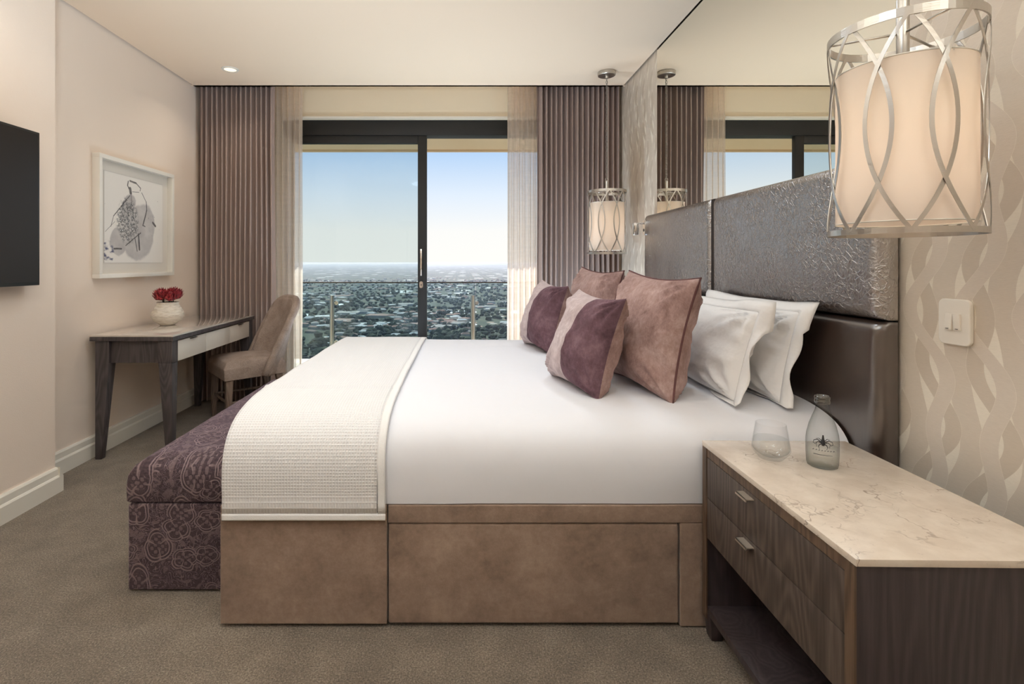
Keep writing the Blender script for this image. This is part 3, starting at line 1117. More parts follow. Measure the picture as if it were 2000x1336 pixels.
# ------------------------------------------------------------------ pillows and cushions
def pil_fn(cor, t, side, con=0.07, seed=0.0, sag=0.15, wr=1.0, ear=0.0):
    NB, NTp, FB, FT = [Vector(c) for c in cor]
    nrm = (FB - NB).cross(NTp - NB)
    nrm.normalize()
    if nrm.x > 0:
        nrm = -nrm                    # front face looks to the foot of the bed
    size = (FB - NB).length
    def fn(u, v):
        a, b = 2 * u - 1, 2 * v - 1
        # crowd the samples to the rim
        a = math.sin(a * PI / 2) * 0.55 + a * 0.45
        b = math.sin(b * PI / 2) * 0.55 + b * 0.45
        ai = a * (1 - con * (1 - b * b))
        bi = b * (1 - con * (1 - a * a))
        U, W = (ai + 1) / 2, (bi + 1) / 2
        P = (NB * (1 - U) + FB * U) * (1 - W) + (NTp * (1 - U) + FT * U) * W
        q = max(0.0, (1 - a * a)) ** 0.50 * max(0.0, (1 - b * b)) ** 0.50
        q = q ** 0.9
        rim = (1 - a * a) * (1 - b * b)
        th = t * q * (1 - sag * b)
        w_ = 0.016 * nz(a * 2.1 + seed, b * 2.1, side) + 0.006 * nz(a * 5 + seed, b * 5, side * 3)
        cd = min((1 - abs(a)) + (1 - abs(b)), 1.0)
        ang_ = math.atan2(1.02 - abs(b), 1.02 - abs(a))
        w_ += 0.013 * math.sin(ang_ * 13 + seed + side) * max(0, 1 - cd) * 1.6
        # pinch wrinkles running in from the seams
        w_ += 0.004 * math.sin(b * 21 + 3 * nz(b * 2, seed)) * max(0, abs(a) - 0.62) * 2.2
        w_ += 0.004 * math.sin(a * 19 + 3 * nz(a * 2, seed + 4)) * max(0, abs(b) - 0.66) * 2.2
        th += wr * w_ * min(1, rim * 9)
        return P + nrm * (th if side > 0 else -th)
    return fn


def seam_path(cor, con, n=14):
    NB, NTp, FB, FT = [Vector(c) for c in cor]
    out = []
    for (fa, fb) in ((lambda s: s, lambda s: -1), (lambda s: 1, lambda s: s), (lambda s: -s, lambda s: 1), (lambda s: -1, lambda s: -s)):
        for k in range(n):
            s = -1 + 2 * k / n
            a, b = fa(s), fb(s)
            ai = a * (1 - con * (1 - b * b))
            bi = b * (1 - con * (1 - a * a))
            U, W = (ai + 1) / 2, (bi + 1) / 2
            out.append((NB * (1 - U) + FB * U) * (1 - W) + (NTp * (1 - U) + FT * U) * W)
    return out


def sub_u(fn, u0, u1):
    return lambda u, v: fn(u0 + (u1 - u0) * u, v)


def cushion(name, label, cor, t, front, back, con=0.07, seed=0.0, cut=None, pipe=None, cat='cushion', n=34, sag=0.15, wr=1.0):
    c0 = (Vector(cor[0]) + Vector(cor[2])) / 2
    r_ = thing(name, c0, label, cat)
    ff = pil_fn(cor, t, 1, con, seed, sag, wr)
    fb = pil_fn(cor, t, -1, con, seed, sag, wr)
    if cut is None:
        MB().grid(ff, n, n).build('front_panel', front, r_, smooth=True)
    else:
        MB().grid(sub_u(ff, 0, cut), n, n).build('front_panel', front[0], r_, smooth=True)
        MB().grid(sub_u(ff, cut, 1), n, n).build('front_panel', front[1], r_, smooth=True)
    MB().grid(fb, n, n).build('back_panel', back, r_, smooth=True)
    if pipe:
        MB().tube(seam_path(cor, con), 0.0042, 6, True).build('piping', pipe, r_, smooth=True)
    return r_


ZB = 0.664
# corners: near bottom, near top, far bottom, far top
cushion('throw_cushion', 'lilac and purple velvet cushion, the nearest and lowest on the bed',
        [(0.492, 1.865, 0.652), (0.584, 1.83, 1.030), (0.385, 2.235, ZB), (0.497, 2.20, 1.045)], 0.112, ('velvet_purple', 'velvet_lilac'), 'velvet_tan', seed=1.1, cut=0.44, con=0.105)
cushion('throw_cushion', 'lilac and purple velvet cushion at the window side of the bed',
        [(0.468, 2.72, ZB + 0.002), (0.552, 2.69, 1.035), (0.372, 3.13, ZB), (0.478, 3.10, 1.055)], 0.108, ('velvet_purple', 'velvet_lilac'), 'velvet_tan', seed=3.7, cut=0.47, con=0.105)
cushion('throw_cushion', 'large tan velvet cushion with dark piping, in front of the white pillows',
        [(0.745, 1.82, 0.650), (0.835, 1.80, 1.104), (0.645, 2.33, ZB), (0.752, 2.32, 1.122)], 0.122, 'velvet_tan', 'velvet_tan', seed=5.2, pipe='piping', con=0.105)
cushion('throw_cushion', 'large tan velvet cushion with dark piping, nearest the window',
        [(0.735, 2.66, ZB), (0.835, 2.66, 1.115), (0.64, 3.18, ZB), (0.735, 3.17, 1.13)], 0.12, 'velvet_tan', 'velvet_tan', seed=8.8, pipe='piping', con=0.105)


def bed_pillow(label, cor, t, seed, flange=0.045):
    c0 = (Vector(cor[0]) + Vector(cor[2])) / 2
    r_ = thing('pillow', c0, label, 'pillow')
    con = 0.035
    for sd in (1, -1):
        MB().grid(pil_fn(cor, t, sd, con, seed, 0.22, 1.0), 36, 32).build('cover', 'pillow_cotton', r_, smooth=True)
    NB, NTp, FB, FT = [Vector(c) for c in cor]
    pu, pv = (FB - NB).normalized(), (NTp - NB).normalized()
    nr_ = pu.cross(pv).normalized()
    if nr_.x > 0:
        nr_ = -nr_
    # flat hemmed border with a soft wave and curling corners
    path = seam_path(cor, con, 18)
    cen = (NB + NTp + FB + FT) / 4
    n = len(path)
    def fn(u, v):
        i = int(round(u * n)) % n
        p = path[i]
        q = p - cen
        a, b = q.dot(pu) / ((FB - NB).length / 2), q.dot(pv) / ((NTp - NB).length / 2)
        w_ = 1.0 - 0.03
        d_ = Vector((0, 0, 0))
        ea, eb = max(0, (abs(a) - 0.86) / 0.14), max(0, (abs(b) - 0.80) / 0.20)
        d_ += pu * math.copysign(min(1, ea), a) * flange + pv * math.copysign(min(1, eb), b) * flange
        wave = 0.012 * math.sin(i * 0.62 + seed) + 0.010 * nz(i * 0.21, seed)
        curl = 0.030 * (v ** 2) * (1 if b > 0.6 else 0.3)
        pt = p + d_ * v + nr_ * (wave * v - curl)
        if pt.z < ZB + 0.004 - (0.02 if pt.y < 1.75 else 0):
            lo_ = ZB + 0.004 - max(0, 1.80 - pt.y) * 0.12
            pt = pt + pu * 0 + nr_ * 0.4 * (lo_ - pt.z)
            pt.z = lo_
        return pt
    fl = MB().grid(fn, n, 4).build('flange', 'pillow_cotton', r_, smooth=True, solid=0.002)
    return r_


bed_pillow('plump white pillow standing behind the large piped cushion, nearest the glass tumbler',
           [(0.955, 1.805, 0.668), (1.040, 1.80, 0.985), (0.955, 2.49, 0.668), (1.035, 2.49, 0.985)], 0.078, 0.7)
bed_pillow('white pillow leaning on the headboard, nearest the bedside cabinet',
           [(1.105, 1.79, 0.668), (1.175, 1.79, 0.985), (1.105, 2.48, 0.668), (1.18, 2.48, 0.985)], 0.062, 4.4)
bed_pillow('white pillow on the window side, standing behind the far cushions',
           [(0.955, 2.62, 0.668), (1.035, 2.62, 0.955), (0.955, 3.31, 0.668), (1.035, 3.31, 0.955)], 0.078, 2.9)
bed_pillow('white pillow on the window side, leaning on the headboard',
           [(1.105, 2.63, 0.668), (1.175, 2.63, 0.955), (1.105, 3.32, 0.668), (1.175, 3.32, 0.955)], 0.062, 6.3)

# ------------------------------------------------------------------ headboard
hbd = thing('headboard', (1.29, 2.55, 0.0), 'tall dark brown crinkled leather headboard in padded panels', 'headboard')


def pad(y0, y1, z0, z1, name, t=0.058, r=0.030, bulge=0.008, seed=0, mat='leather'):
    xb = XR - 0.010
    ny, nz2 = 46, 30
    def sp(k, n, a0, a1):
        s = k
        s = 0.5 - 0.5 * math.cos(PI * s)
        s = 0.5 * s + 0.5 * k
        return a0 + (a1 - a0) * s
    def fn(u, v):
        y, z = sp(u, ny, y0, y1), sp(v, nz2, z0, z1)
        a = min(y - y0, y1 - y)
        b = min(z - z0, z1 - z)
        fa = math.sqrt(max(0, 1 - (1 - min(a / r, 1)) ** 2))
        fb = math.sqrt(max(0, 1 - (1 - min(b / r, 1)) ** 2))
        e = fa * fb
        bl = bulge * math.sin(PI * (y - y0) / (y1 - y0)) ** 0.5 * math.sin(PI * (z - z0) / (z1 - z0)) ** 0.5
        bl += 0.0035 * nz(y * 5 + seed, z * 5, 1.0) * e
        return (xb - (t - 0.030) * e - 0.030 - bl * e, y, z)
    m_ = MB().grid(fn, ny, nz2)
    # sides back to the wall
    n1 = ny + 1
    rim = [i for i in range(n1)] + [j * n1 + ny for j in range(1, nz2 + 1)] + [nz2 * n1 + i for i in range(ny - 1, -1, -1)] + [j * n1 for j in range(nz2 - 1, 0, -1)]
    b0 = len(m_.v)
    for i in rim:
        p = m_.v[i]
        m_.v.append((xb, p[1], p[2]))
    k = len(rim)
    for i in range(k):
        j = (i + 1) % k
        m_.f.append((rim[i], rim[j], b0 + j, b0 + i))
    return m_.build(name, mat, hbd, smooth=True)


HY0, HYM, HY1 = 1.543, 2.592, 3.55
pad(HY0, HYM - 0.011, 0.984, 1.483, 'padded_panel', seed=1)
pad(HYM + 0.011, HY1, 0.984, 1.483, 'padded_panel', seed=5)
pad(HY0, HYM - 0.011, 0.28, 0.978, 'padded_panel', seed=9, mat='leather_plain')
pad(HYM + 0.011, HY1, 0.28, 0.978, 'padded_panel', seed=13, mat='leather_plain')
box('seam_shade_strip', 'seam_shade', XR - 0.060, XR - 0.010, HYM - 0.0155, HYM + 0.0155, 0.986, 1.480, hbd, bevel=0.006)  # dark strip added over the seam in place of its shade
box('backing_board', 'black_frame', XR - 0.009, XR - 0.001, HY0 + 0.01, HY1 - 0.01, 0.12, 1.478, hbd)
for y_ in (HY0 + 0.2, HY1 - 0.2):
    box('leg', 'wood_dark', XR - 0.05, XR - 0.010, y_ - 0.03, y_ + 0.03, 0, 0.285, hbd)

# reading light clipped on the far end of the headboard
rl = thing('reading_light', (1.25, 3.50, 1.36), 'small chrome reading light on the far end of the headboard', 'reading light')
bp = MB().prism([(3.497 + 0.021 * math.cos(a), 1.395 + 0.021 * math.sin(a) + (0.03 if math.sin(a) > 0 else -0.03)) for a in [2 * PI * k / 24 for k in range(24)]], 1.232, 1.252, 'x')
bo = bp.build('back_plate', 'chrome', rl, bevel=0.002)
MB().prism([(3.494 + 0.008 * math.cos(a), 1.378 + 0.010 * math.sin(a)) for a in [2 * PI * k / 14 for k in range(14)]], 1.229, 1.233, 'x').build('switch', 'black_frame', bo)
MB().tube([(1.24, 3.50, 1.425), (1.20, 3.50, 1.425), (1.178, 3.50, 1.42)], 0.006, 8).build('arm', 'chrome', rl, smooth=True)
MB().lathe([(0.020, 0.0), (0.022, 0.004), (0.022, 0.078), (0.016, 0.085)], 18, (1.178, 3.50, 1.345)).build('lamp_head', 'chrome', rl, bevel=0.001)

# ------------------------------------------------------------------ bench at the foot
bn = thing('storage_bench', (-0.98, 2.45, 0), 'purple damask storage bench against the foot of the bed', 'bench')
NX0, NX1, NY0, NY1 = -1.178, -0.778, 1.798, 3.10
box('body', 'damask', NX0, NX1, NY0, NY1, 0.008, 0.311, bn, bevel=0.008, seg=3, boxuv=True)
ld = MB()
a_ = 0.075
lo4 = lambda z, i: [(NX0 + i, NY0 + i, z), (NX1 - i * 0.3, NY0 + i, z), (NX1 - i * 0.3, NY1 - i, z), (NX0 + i, NY1 - i, z)]
rows = [(0.316, 0.000), (0.325, -0.004), (0.38, -0.004), (0.415, 0.0), (0.440, 0.014), (0.458, 0.040), (0.468, 0.075), (0.471, 0.12)]
vs_, fs_ = [], []
for z, i in rows:
    vs_ += lo4(z, i)
for k in range(len(rows) - 1):
    for j in range(4):
        j2 = (j + 1) % 4
        fs_.append((k * 4 + j, k * 4 + j2, k * 4 + 4 + j2, k * 4 + 4 + j))
fs_.append((3, 2, 1, 0))
e_ = (len(rows) - 1) * 4
fs_.append((e_, e_ + 1, e_ + 2, e_ + 3))
ld.add(vs_, fs_)
ld.build('lid', 'damask', bn, smooth=False, bevel=0.006, seg=2, boxuv=True)
for x_, y_ in ((NX0 + .06, NY0 + .06), (NX0 + .06, NY1 - .06), (NX1 - .06, NY0 + .06), (NX1 - .06, NY1 - .06)):
    MB().lathe([(0.02, 0), (0.022, 0.012)], 12, (x_, y_, 0)).build('foot', 'wood_dark', bn)

# ------------------------------------------------------------------ bedside cabinet
CW, CD, CH = 0.445, 0.645, 0.60                 # across the wall, along the wall, height
cab = thing('bedside_cabinet', (0.967, 1.283, 0), 'dark wood bedside cabinet with a stone top and two drawers', 'cabinet', rz=math.radians(-0.9))
hx, hy = CW / 2, CD / 2
L_ = dict(parent=cab, local=True)
box('stone_top', 'stone_top', -hx, hx, -hy, hy, 0.586, 0.60, bevel=0.0015, **L_)
box('side_panel', 'wood_side', -hx + 0.004, hx - 0.004, -hy + 0.004, -hy + 0.026, 0.075, 0.5855, bevel=0.001, **L_)
box('side_panel', 'wood_side', -hx + 0.004, hx - 0.004, hy - 0.026, hy - 0.004, 0.075, 0.5855, bevel=0.001, **L_)
box('back_panel', 'wood_side', hx - 0.02, hx - 0.004, -hy + 0.026, hy - 0.026, 0.075, 0.5855, **L_)
box('top_rail', 'wood_edge', -hx + 0.003, hx - 0.02, -hy + 0.026, hy - 0.026, 0.560, 0.5855, **L_)
box('stile', 'wood_edge', -hx, -hx + 0.004, -hy + 0.004, -hy + 0.030, 0.06, 0.5855, **L_)
box('stile', 'wood_edge', -hx, -hx + 0.004, hy - 0.030, hy - 0.004, 0.06, 0.5855, **L_)
box('drawer_floor', 'wood_side', -hx + 0.02, hx - 0.02, -hy + 0.026, hy - 0.026, 0.302, 0.316, **L_)
for z0, z1 in ((0.4365, 0.5585), (0.3105, 0.4345)):
    dwr = box('drawer', 'wood_dark', -hx + 0.002, -hx + 0.022, -hy + 0.0315, hy - 0.0315, z0, z1, bevel=0.001, **L_)
    hd = MB()
    yc_ = 0.055
    hd.box(-hx - 0.020, -hx + 0.004, yc_ - 0.026, yc_ + 0.026, z1 - 0.012, z1 - 0.0095)
    hd.box(-hx - 0.020, -hx - 0.0175, yc_ - 0.026, yc_ + 0.026, z1 - 0.016, z1 - 0.0095)
    hd.build('handle', 'pull_metal', dwr, local=True)
box('shelf', 'wood_side', -hx + 0.004, hx - 0.004, -hy + 0.006, hy - 0.006, 0.075, 0.098, bevel=0.001, **L_)
for sx in (-1, 1):
    for sy in (-1, 1):
        x_, y_ = sx * (hx - 0.027), sy * (hy - 0.027)
        MB().hexa([(x_ - .018, y_ - .018, 0), (x_ + .018, y_ - .018, 0), (x_ + .018, y_ + .018, 0), (x_ - .018, y_ + .018, 0)],
                  [(x_ - .024, y_ - .024, .0755), (x_ + .024, y_ - .024, .0755), (x_ + .024, y_ + .024, .0755), (x_ - .024, y_ + .024, .0755)]).build('leg', 'wood_side', cab, local=True, bevel=0.006)

# tumbler with water
TB = (0.878, 1.462, 0.6005)
tg = thing('glass_tumbler', TB, 'clear glass tumbler half full of water on the stone top', 'tumbler')
outer = [(0.026, 0.0), (0.030, 0.001), (0.046, 0.020), (0.0495, 0.027), (0.0490, 0.034), (0.0385, 0.100)]
inner = [(0.0372, 0.100), (0.0472, 0.036), (0.0475, 0.029), (0.043, 0.021), (0.026, 0.009), (0.0, 0.008)]
MB().lathe(outer + inner[:-1], 36, TB, cap1=True).build('glass_wall', 'tumbler_glass', tg, smooth=False, bevel=0.0006, seg=1)
MB().lathe([(0.025, 0.0095), (0.042, 0.0215), (0.0468, 0.029), (0.0465, 0.036), (0.0430, 0.057)], 36, TB).build('water', 'water', tg)

# water bottle, flattened, with its printed emblem
BB = (0.983, 1.402, 0.6005)
bt = thing('water_bottle', BB, 'small clear glass bottle of water with a dark printed emblem', 'bottle', rz=math.radians(-32))
bprof = [(0.030, 0.0), (0.035, 0.003), (0.0372, 0.012), (0.0385, 0.04), (0.0385, 0.075), (0.0370, 0.09), (0.0315, 0.115), (0.0235, 0.138), (0.0172, 0.155), (0.0150, 0.166), (0.0150, 0.172),
         (0.0178, 0.1735), (0.0185, 0.178), (0.0178, 0.182), (0.0172, 0.184), (0.0185, 0.188), (0.0178, 0.192), (0.016, 0.194)]
ES = 0.80
MB().lathe(bprof, 36, (0, 0, 0), 1.0, ES, cap1=False).build('glass_wall', 'bottle_glass', bt, local=True, smooth=True)
MB().lathe([(r * 0.93, z) for r, z in bprof[1:4]] + [(0.0358, 0.056)], 32, (0, 0, 0.002), 1.0, ES).build('water', 'water', bt, local=True, smooth=False)


MB().lathe([(0.0178, 0.1735), (0.0189, 0.177), (0.0182, 0.1825), (0.0176, 0.184), (0.0189, 0.188), (0.0181, 0.1925), (0.0160, 0.1945), (0.0145, 0.1935), (0.0145, 0.1745)], 32, (0, 0, 0), 1.0, 0.92, cap0=False, cap1=False).build('rim', 'rim_glass', bt, local=True, smooth=True)


def on_bottle(x, z, off=0.0007):
    """a point on the near face of the bottle"""
    R = 0.0385
    for (r0, z0), (r1, z1) in zip(bprof, bprof[1:]):
        if z0 <= z <= z1 and z1 > z0:
            R = r0 + (r1 - r0) * (z - z0) / (z1 - z0)
    s = max(-0.98, min(0.98, x / R))
    return (x * (1 + off / R), -(R * math.sqrt(1 - s * s) * ES + off), z)


em = MB()
def stroke(mb, pts, w):
    pts = [(p[0] * EK, zc + (p[1] - zc) * EK * 0.85) for p in pts]
    mb.tube([on_bottle(*p) for p in pts], [1.5 * w * (1 - 0.55 * i / max(1, len(pts) - 1)) for i in range(len(pts))], 5)


zc = 0.073
EK = 1.55
em.tube([on_bottle(0, zc + 0.021), on_bottle(0, zc + 0.011), on_bottle(0, zc), on_bottle(0, zc - 0.007)], [0.0016, 0.0030, 0.0054, 0.0030], 7)
for s in (-1, 1):
    stroke(em, [(s * 0.003, zc + 0.002), (s * 0.008, zc + 0.006), (s * 0.013, zc + 0.003), (s * 0.014, zc - 0.002), (s * 0.011, zc - 0.004)], 0.0009)
    stroke(em, [(s * 0.003, zc), (s * 0.007, zc + 0.002), (s * 0.010, zc - 0.002), (s * 0.009, zc - 0.009)], 0.0009)
    stroke(em, [(s * 0.002, zc - 0.002), (s * 0.005, zc - 0.004), (s * 0.0065, zc - 0.008), (s * 0.005, zc - 0.013)], 0.0009)
    stroke(em, [(s * 0.0015, zc + 0.004), (s * 0.006, zc + 0.009), (s * 0.010, zc + 0.007)], 0.0007)
em.build('emblem', 'ink', bt, local=True)
tx = MB()
for k in range(8):
    x0 = -0.0145 + k * 0.0041
    stroke(tx, [(x0, zc - 0.0165), (x0 + 0.0012, zc - 0.0142)], 0.0005)
    stroke(tx, [(x0 + 0.0012, zc - 0.0142), (x0 + 0.0020, zc - 0.0165)], 0.0004)
stroke(tx, [(-0.0135, zc - 0.0245), (-0.004, zc - 0.0245), (0.006, zc - 0.0245), (0.0135, zc - 0.0245)], 0.0006)
tx.build('fine_print', 'ink', bt, local=True)

# light switch
sw = thing('light_switch', (1.315, 1.367, 1.0), 'cream double light switch plate on the patterned wall', 'light switch')


def rrect(cy, cz, w, h, r, n=6):
    o = []
    for (sx, sy, a0) in ((1, 1, 0), (-1, 1, PI / 2), (-1, -1, PI), (1, -1, 1.5 * PI)):
        for k in range(n + 1):
            a = a0 + PI / 2 * k / n
            o.append((cy + sx * (w / 2 - r) + r * math.cos(a), cz + sy * (h / 2 - r) + r * math.sin(a)))
    return o


MB().prism(rrect(1.367, 1.0, 0.089, 0.122, 0.016), 1.309, 1.3195, 'x').build('plate', 'white_plastic', sw, bevel=0.003, seg=3)
for k in (-1, 1):
    ro = MB()
    y_ = 1.367 + k * 0.0115
    ro.add([(1.309, y_ - .0095, .978), (1.309, y_ + .0095, .978), (1.309, y_ + .0095, 1.022), (1.309, y_ - .0095, 1.022),
            (1.3045 - .002 * k, y_ - .0095, .978), (1.3045 - .002 * k, y_ + .0095, .978), (1.3045 + .002 * k, y_ + .0095, 1.022), (1.3045 + .002 * k, y_ - .0095, 1.022)],
           [(0, 3, 2, 1), (4, 5, 6, 7), (0, 1, 5, 4), (1, 2, 6, 5), (2, 3, 7, 6), (3, 0, 4, 7)])
    rk = ro.build('rocker', 'white_plastic', sw, bevel=0.0008)
    MB().box(1.3018 - .002 * k, 1.3049 - .0016 * k, y_ - .003, y_ + .003, .9815, .983).build('mark', 'mark_grey', rk)


# ------------------------------------------------------------------ pendants
def pendant(cx, cy, label, zb=1.222, H=0.478, R=0.1425, rot=0.0):
    p = thing('pendant_lamp', (cx, cy, ZC), label, 'pendant lamp')
    zt = zb + H
    def ring(z0, z1, name):
        k = MB()
        n = 64
        for (ra, rb) in ((R - 0.0018, R + 0.0018),):
            vs = []
            for i in range(n):
                a = 2 * PI * i / n
                ca, sa = math.cos(a), math.sin(a)
                vs += [(cx + ra * ca, cy + ra * sa, z0), (cx + rb * ca, cy + rb * sa, z0), (cx + rb * ca, cy + rb * sa, z1), (cx + ra * ca, cy + ra * sa, z1)]
            fs = []
            for i in range(n):
                j = (i + 1) % n
                for q in range(4):
                    q2 = (q + 1) % 4
                    fs.append((i * 4 + q, i * 4 + q2, j * 4 + q2, j * 4 + q))
            k.add(vs, fs)
        return k.build(name, 'nickel', p)
    ring(zt - 0.019, zt, 'top_ring')
    ring(zb, zb + 0.013, 'bottom_ring')
    N = 8
    d_, w_ = PI / N, 0.168
    for k in range(N):
        for s in (-1, 1):
            sm = MB()
            pts = []
            n = 28
            vs = []
            rr = R - 0.0002 + 0.0014 * s
            hw = 0.0042
            for i in range(n + 1):
                q = i / n
                z = zb + 0.006 + (H - 0.012) * q
                t = 2 * q - 1
                g = -w_ + (d_ + w_) * t * t
                dg = (d_ + w_) * 2 * t * 2 / (H - 0.012) * R
                a = rot + 2 * PI * k / N + s * g
                # width measured across the strip's own direction
                ln = math.hypot(1, dg)
                ax, az = 1 / ln, -s * dg / ln
                for (e, rad) in ((-1, rr - 0.0008), (1, rr - 0.0008), (1, rr + 0.0008), (-1, rr + 0.0008)):
                    aa = a + e * hw * ax / R
                    vs.append((cx + rad * math.cos(aa), cy + rad * math.sin(aa), min(zt, max(zb, z + e * hw * az))))
            fs = []
            for i in range(n):
                for q in range(4):
                    q2 = (q + 1) % 4
                    fs.append((i * 4 + q, i * 4 + q2, i * 4 + 4 + q2, i * 4 + 4 + q))
            fs += [(3, 2, 1, 0), (n * 4, n * 4 + 1, n * 4 + 2, n * 4 + 3)]
            sm.add(vs, fs)
            sm.build('strap', 'nickel', p)
    # spokes holding the top ring, and the stem
    for a in (0.5, 0.5 + 2 * PI / 3, 0.5 + 4 * PI / 3):
        MB().tube([(cx, cy, zt - 0.007), (cx + (R - 0.002) * math.cos(a), cy + (R - 0.002) * math.sin(a), zt - 0.007)], 0.003, 8).build('spoke', 'nickel', p, smooth=True)
    MB().lathe([(0.0125, 0.0), (0.0125, 0.17), (0.010, 0.176)], 20, (cx, cy, zt - 0.10)).build('stem', 'nickel', p, bevel=0.001)
    # shade with its rolled edges
    rs = 0.1275
    sh = MB()
    n = 56
    z0, z1 = zb + 0.028, zb + H * 0.805
    sh.lathe([(rs, 0), (rs, z1 - z0)], n, (cx, cy, z0), cap0=False, cap1=False)
    so = sh.build('shade', 'shade_fabric', p, smooth=True)
    for z in (z0, z1):
        MB().tube([(cx + rs * math.cos(2 * PI * i / n), cy + rs * math.sin(2 * PI * i / n), z) for i in range(n)], 0.0016, 6, True).build('shade_edge', 'lamp_housing', so, smooth=True)
    # lamp holder and bulb
    MB().lathe([(0.016, 0), (0.018, 0.05), (0.012, 0.06)], 16, (cx, cy, zt - 0.16)).build('lamp_holder', 'lamp_housing', p)
    MB().lathe([(0.004, -0.085), (0.02, -0.08), (0.030, -0.06), (0.030, -0.04), (0.016, -0.01), (0.014, 0)], 16, (cx, cy, zt - 0.16)).build('bulb', 'bulb_glow', p, smooth=True)
    for a in (0.5, 0.5 + 2 * PI / 3, 0.5 + 4 * PI / 3):
        MB().tube([(cx, cy, z1 - 0.02), (cx + rs * math.cos(a), cy + rs * math.sin(a), z1 - 0.004)], 0.0015, 6).build('shade_spoke', 'nickel', so)
    # chain, ceiling rose
    z = zt + 0.074
    MB().tube([(cx + 0.011 * math.cos(t), cy, z + 0.011 + 0.011 * math.sin(t)) for t in [2 * PI * i / 14 for i in range(14)]], 0.0022, 6, True).build('loop', 'nickel', p, smooth=True)
    ch = MB()
    z += 0.020
    i = 0
    while z < ZC - 0.045:
        path = []
        for q in range(12):
            t = 2 * PI * q / 12
            h_, v_ = 0.0070 * math.cos(t), 0.0125 * math.sin(t)
            path.append((cx + (h_ if i % 2 else 0), cy + (0 if i % 2 else h_), z + 0.0105 + v_))
        ch.tube(path, 0.0016, 5, True)
        z += 0.0205
        i += 1
    ch.build('chain', 'grey_metal', p, smooth=True)
    MB().tube([(cx + 0.004, cy + 0.004, zt + 0.08), (cx + 0.006, cy - 0.004, zt + 0.35), (cx + 0.003, cy + 0.004, ZC - 0.03)], 0.0016, 6).build('cable', 'grey_metal', p)
    MB().lathe([(0.012, -0.05), (0.012, -0.032), (0.060, -0.030), (0.066, -0.026), (0.066, 0.0)], 32, (cx, cy, ZC - 0.001)).build('ceiling_rose', 'nickel', p, bevel=0.001)
    l = bpy.data.lights.new('pendant_bulb', 'POINT')
    l.energy = W_PENDANT
    l.color = (1.0, 0.82, 0.66)
    l.shadow_soft_size = 0.035
    lo = bpy.data.objects.new('pendant_bulb', l)
    COL.objects.link(lo)
    lo.parent = p
    lo.location = (0, 0, (zb + z1) / 2 - ZC - 0.03)
    return p


pendant(1.024, 1.193, 'cream drum pendant lamp in a silver lattice cage, nearest, above the stone-topped cabinet', rot=-2.575)
pendant(1.085, 3.876, 'cream drum pendant lamp in a silver lattice cage, far off, before the drape', rot=-2.10)

# ------------------------------------------------------------------ far bedside cabinet, hidden behind the bed but for its place
# (nothing of it shows in the photograph)

# ------------------------------------------------------------------ ceiling lights, most of them added as fill
def downlight(x, y, label):
    t = thing('ceiling_downlight', (x, y, ZC), label, 'downlight')
    MB().lathe([(0.044, -0.006), (0.058, -0.005), (0.061, 0.0)], 28, (x, y, ZC - 0.0005), cap0=False).build('bezel', 'lamp_housing', t)
    MB().lathe([(0.0435, -0.004), (0.0435, -0.001)], 24, (x, y, ZC - 0.0005)).build('lens', 'lamp_glow', t)
    l = area_lamp('downlight_lamp', (x, y, ZC - 0.007), 0.085, W_DOWN, WARM, spread=2.2)
    l.parent = t
    l.location = (0, 0, -0.007)
    return t


downlight(-1.74, 3.82, 'small recessed downlight in the ceiling near the left drape')
downlight(-1.74, 1.9, 'added fill downlight, out of view, in the ceiling above the wall screen')  # added beyond the view for more room light
downlight(-0.6, 1.9, 'added fill downlight, out of view, in the ceiling above the foot of the bed')  # likewise an added, unseen fill lamp

# flush drum light added on the ceiling as room fill, out of view
fl = thing('fill_drum_light', (-0.55, 0.3, ZC), 'added round fill light on the ceiling, out of view', 'added fill light')
MB().lathe([(0.36, -0.09), (0.37, -0.088), (0.37, 0.0)], 40, (-0.55, 0.3, ZC - 0.0005), cap0=False).build('drum', 'lamp_housing', fl)
MB().lathe([(0.36, -0.085), (0.36, -0.08)], 40, (-0.55, 0.3, ZC - 0.0005)).build('diffuser', 'fill_glow', fl)
l = area_lamp('fill_drum_lamp', (0, 0, 0), 0.7, W_FILL_DRUM, (0.72, 0.87, 1.0))
l.parent = fl
l.location = (0, 0, -0.092)

# slim round panel lights added out of view to brighten the bed
for x_, lab in ((-1.15, 'added fill panel light in the ceiling above the bench'), (-0.35, 'added fill panel light in the ceiling above the middle of the bed'), (0.65, 'added fill panel light in the ceiling above the pillows')):
    t = thing('fill_panel_light', (x_, 2.6, ZC), lab, 'added fill light')
    MB().lathe([(0.15, -0.012), (0.16, -0.011), (0.165, 0.0)], 36, (x_, 2.6, ZC - 0.0005), cap0=False).build('bezel', 'lamp_housing', t)
    MB().lathe([(0.15, -0.008), (0.15, -0.002)], 36, (x_, 2.6, ZC - 0.0005)).build('diffuser', 'fill_glow', t)
    l = area_lamp('fill_panel_lamp', (0, 0, 0), 0.28, W_FILL_PANEL * (0.7 if x_ < -1 else 1.0), (0.80, 0.90, 1.0), spread=2.6)
    l.parent = t
    l.location = (0, 0, -0.014)

